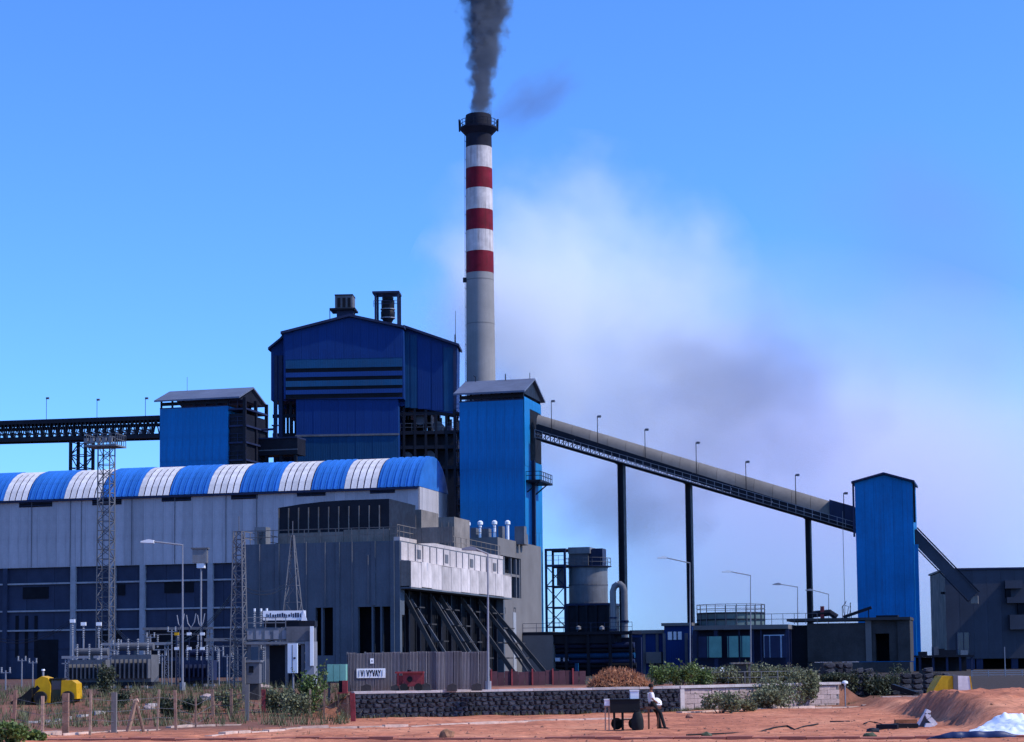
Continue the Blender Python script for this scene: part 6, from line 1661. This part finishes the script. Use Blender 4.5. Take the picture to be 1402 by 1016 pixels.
    ob.modifiers.new('thick', 'SOLIDIFY').thickness = .015
    hem = []; hf = []
    for i in range(23):
        x = at(1268, 1000, 70).x + i * .16; y = 70.0 + .2 * mnoise.noise((i * .4, 0, 0)); z = ground_z(x, y); t = min(1, i / 6, (22 - i) / 5 + .1)
        hem += [(x, y - .25 * t, z + .02), (x, y, z + .03 + .2 * t), (x, y + .4 * t, z + .04 + .12 * t)]
    for i in range(22):
        for k in range(2): hf.append((i * 3 + k, i * 3 + 3 + k, i * 3 + 4 + k, i * 3 + 1 + k))
    h = MB().add([Vector(v) - o for v in hem], hf).build('hem', M['plastic_blue'], r, True); h.modifiers.new('thick', 'SOLIDIFY').thickness = .015
mat('mustard', (.5, .3, .015), .55, var=.2, scale=1.5, streak=.4, dirt=(.16, .1, .02))
right_things()

# ---------------------------------------------------------------- ruined wall and small things right of the block wall
def ruin():
    a, e = gnd(1128, 123), gnd(1292, 126)
    root = thing('ruined_wall', 'dark broken rubble wall behind the dark bushes at right', 'wall', (a.x, a.y, .9), math.atan2(e.y - a.y, e.x - a.x))
    L = (e - a).length; ms = [stone_mesh(i + 40) for i in range(8)]
    x = 0; hs = []
    while x < L:
        w = rnd.uniform(.5, .9); h = 1.1 + .55 * mnoise.noise((x * .6, 2, 0)) + rnd.uniform(-.1, .1)
        if x < 1.8: h += .9
        MB().box(x, x + w - .01, .05, .5, -.6, h - .12).build('core', M['concrete_sooty'], root)
        z = -.4
        while z < h - .2:
            inst('stone', rnd.choice(ms), root, (x + w / 2, .03, z + .18), (0, rnd.uniform(-.15, .15), 0), (w * .96, 1, .36)); z += .36
        x += w
    d = 119; p, q = at(1228, 940, d), at(1254, 962, d); z = ground_z(q.x, d)
    bm = thing('fallen_beam', 'black beam fallen aslant in front of the ruined wall', 'beam', (q.x, d, z))
    v = p - Vector((q.x, d, z)); MB().beam((v.x, 1.5, v.z), (.1, 0, .12), .28, .3).build('shaft', M['paint_black'], bm); MB().box(-.15, .35, -.25, .25, 0, .14).build('foot', M['concrete_sooty'], bm)
    d = 117; b = gnd(1156, d); r = thing('post_lamp', 'short garden post lamp with white dome among the dark bushes', 'post lamp', b)
    h = at(1156, 933, d).z - b.z
    MB().tube([(0, 0, 0), (0, 0, h - .15)], .045, 8).build('post', M['galvanised'], r); MB().lathe([(.06, h - .25), (.08, h - .15), (.2, h - .12), (.17, h), (.05, h + .05)], 14).build('dome', M['paint_white'], r, True)
    d = 122; b = gnd(1017, d); r = thing('concrete_pillar', 'grey-brown concrete pillar stub with flat cap behind the block wall', 'pillar', b)
    X = lambda px: at(px, 920, d).x - b.x; h = at(1017, 907, d).z - b.z
    MB().box(X(1008), X(1022), 0, .6, 0, h - .1).build('shaft', M['concrete_sooty'], r); MB().box(X(1001), X(1030), -.2, .8, h - .098, h).build('cap', M['clad_rust'], r); MB().box(X(1025), X(1028), .1, .3, 0, h - .1).build('side_post', M['concrete_grey'], r)
    def chair(lab, px, d):
        b = gnd(px, d); c = thing('plastic_chair', lab, 'chair', (b.x, b.y, b.z), rnd.uniform(-.6, .6), 'white chairs before the pump house')
        MB().box(-.22, .22, -.22, .22, .42, .46).build('seat', M['paint_white'], c); MB().box(-.22, .22, .2, .25, .46, .95).build('backrest', M['paint_white'], c)
        for x in (-.19, .19):
            for y in (-.19, .19): MB().box(x - .025, x + .025, y - .025, y + .025, 0, .42).build('leg', M['paint_white'], c)
    chair('white plastic chair nearest the second conveyor column', 963, 142); chair('white plastic chair left of the concrete pillar', 990, 142); chair('white plastic chair half hidden between the other two', 977, 146)
    # table-like white trough by the blue annex
    # low rail of posts behind the block wall
    a = gnd(950, 120); e = gnd(1130, 125); r = thing('rail_fence', 'thin grey rail fence behind the bushes and the block wall', 'fence', (a.x, a.y, PZ), math.atan2(e.y - a.y, e.x - a.x)); L = (e - a).length
    for k in range(9): MB().beam((L * k / 8, 0, 0), (L * k / 8, 0, .8), .05).build('post', M['steel_grey'], r)
    for z in (.4, .76): MB().beam((0, 0, z), (L, 0, z), .035).build('rail', M['steel_grey'], r)
ruin()
# ---------------------------------------------------------------- smoke and steam
def vol_mat(name, color, dens, nscale, lo, hi, plume=None, aniso=.3, seed=0.0, amp=1.6):
    m = bpy.data.materials.new(name); m.use_nodes = True; nt = m.node_tree; N = nt.nodes; L = nt.links
    N.remove(N['Principled BSDF'])
    pv = N.new('ShaderNodeVolumePrincipled'); pv.inputs['Color'].default_value = (*color, 1)
    pv.inputs['Anisotropy'].default_value = aniso
    L.new(pv.outputs[0], N['Material Output'].inputs['Volume'])
    tc = N.new('ShaderNodeTexCoord'); v = tc.outputs['Object']
    def math_(op, a, b=None):
        n = N.new('ShaderNodeMath'); n.operation = op
        for i, x in enumerate((a, b)):
            if x is None: continue
            if isinstance(x, (int, float)): n.inputs[i].default_value = x
            else: L.new(x, n.inputs[i])
        return n.outputs[0]
    if plume:
        sx, r0, k = plume
        sp = N.new('ShaderNodeSeparateXYZ'); L.new(v, sp.inputs[0])
        xc = math_('SUBTRACT', sp.outputs[0], math_('MULTIPLY', math_('POWER', math_('MAXIMUM', sp.outputs[2], 0), 1.5), sx))
        rr = math_('ADD', math_('MULTIPLY', sp.outputs[2], k), r0)
        dist = math_('DIVIDE', math_('SQRT', math_('ADD', math_('MULTIPLY', xc, xc), math_('MULTIPLY', sp.outputs[1], sp.outputs[1]))), rr)
    else:
        ln = N.new('ShaderNodeVectorMath'); ln.operation = 'LENGTH'; L.new(v, ln.inputs[0]); dist = ln.outputs['Value']
    mp = N.new('ShaderNodeMapping'); mp.inputs['Location'].default_value = (seed, seed * .7, seed * .3); L.new(v, mp.inputs[0])
    nz = N.new('ShaderNodeTexNoise'); nz.inputs['Scale'].default_value = nscale; nz.inputs['Detail'].default_value = 5
    nz.inputs['Roughness'].default_value = .55; L.new(mp.outputs[0], nz.inputs['Vector'])
    s = math_('ADD', dist, math_('MULTIPLY', math_('SUBTRACT', nz.outputs['Fac'], .5), amp))
    mr = N.new('ShaderNodeMapRange'); mr.interpolation_type = 'SMOOTHSTEP'; L.new(s, mr.inputs[0])
    mr.inputs[1].default_value = hi; mr.inputs[2].default_value = lo; mr.inputs[3].default_value = 0; mr.inputs[4].default_value = dens
    L.new(mr.outputs[0], pv.inputs['Density'])
    return m
def puff(name, label, px, py, d, wx, wz, wy, m, tilt=0):
    mb = bmesh.new(); bmesh.ops.create_icosphere(mb, subdivisions=3, radius=1.0)
    me = bpy.data.meshes.new(name); mb.to_mesh(me); mb.free(); me.materials.append(m)
    o = bpy.data.objects.new(name, me); col.objects.link(o)
    o.location = at(px, py, d); s = d / FPX; o.scale = (wx * s, wy * s, wz * s); o.rotation_euler = (0, tilt, 0)
    setp(o, label, 'smoke' if 'smoke' in name else 'steam', kind='stuff'); return o
def smoke():
    base = at(659, 163, 300)
    m = vol_mat('plume_volume', (.17, .20, .26), 1.9, .42, .42, .85, plume=(.014, 1.75, .16), aniso=.1, amp=1.9)
    rings = []
    mb = MB(); H = 30; n = 20; prof = []
    for k in range(7):
        z = -.6 + (H + .6) * k / 6; r = (1.75 + max(z, 0) * .16) * 1.6
        prof.append((r, z))
    vs = []; fs = []
    for r, z in prof:
        xc = .014 * max(z, 0) ** 1.5
        if z < 0: r = 1.7
        vs += [(xc + r * math.cos(2 * math.pi * i / n), r * math.sin(2 * math.pi * i / n), z) for i in range(n)]
    for j in range(6):
        for i in range(n): fs.append((j * n + i, j * n + (i + 1) % n, (j + 1) * n + (i + 1) % n, (j + 1) * n + i))
    fs += [tuple(range(n - 1, -1, -1)), tuple(6 * n + i for i in range(n))]
    o = mb.add(vs, fs).build('smoke_plume', m); o.location = base
    setp(o, 'dark grey smoke rising in a column from the chimney top', 'smoke', kind='stuff')
    puff('smoke_wisp', 'thin violet smoke drifting right of the chimney top', 732, 138, 305, 95, 42, 40, vol_mat('wisp_volume', (.28, .28, .4), .12, 1.7, .0, 1.0, amp=1.7), R(-35))
    puff('steam_cloud', 'large bright white steam cloud behind the chimney', 800, 445, 420, 300, 270, 150, vol_mat('steam_volume', (1, 1, 1), .09, 2.2, .0, .95, aniso=.0, seed=3, amp=1.7), R(35))
    puff('steam_cloud', 'densest white steam close behind the chimney shaft', 720, 430, 400, 190, 170, 90, vol_mat('steam_core_volume', (1, 1, 1), .10, 1.9, .0, .95, aniso=.0, seed=21, amp=1.8), R(60))
    puff('steam_bank', 'thin pale vapour bank spreading low to the right behind the conveyor', 1130, 700, 560, 640, 380, 160, vol_mat('bank_volume', (1, .93, .98), .05, 1.6, .1, 1.05, aniso=.0, seed=31, amp=.9), R(12))
    puff('smoke_cloud', 'faint grey smoke above the middle of the sloping conveyor', 1010, 550, 380, 230, 170, 80, vol_mat('grey_volume', (.40, .41, .50), .085, 1.9, -.1, 1.0, seed=5, amp=1.9), R(0))
    puff('smoke_cloud', 'faint dark smoke low behind the conveyor columns', 865, 690, 370, 130, 100, 50, vol_mat('low_volume', (.32, .33, .42), .11, 1.8, -.1, 1.0, seed=9, amp=1.9), R(0))
    puff('smoke_cloud', 'faint violet smoke high at the right edge of the sky', 1280, 360, 380, 330, 210, 90, vol_mat('violet_volume', (.45, .43, .58), .028, 1.6, -.2, 1.0, seed=12, amp=1.7), R(20))
smoke()
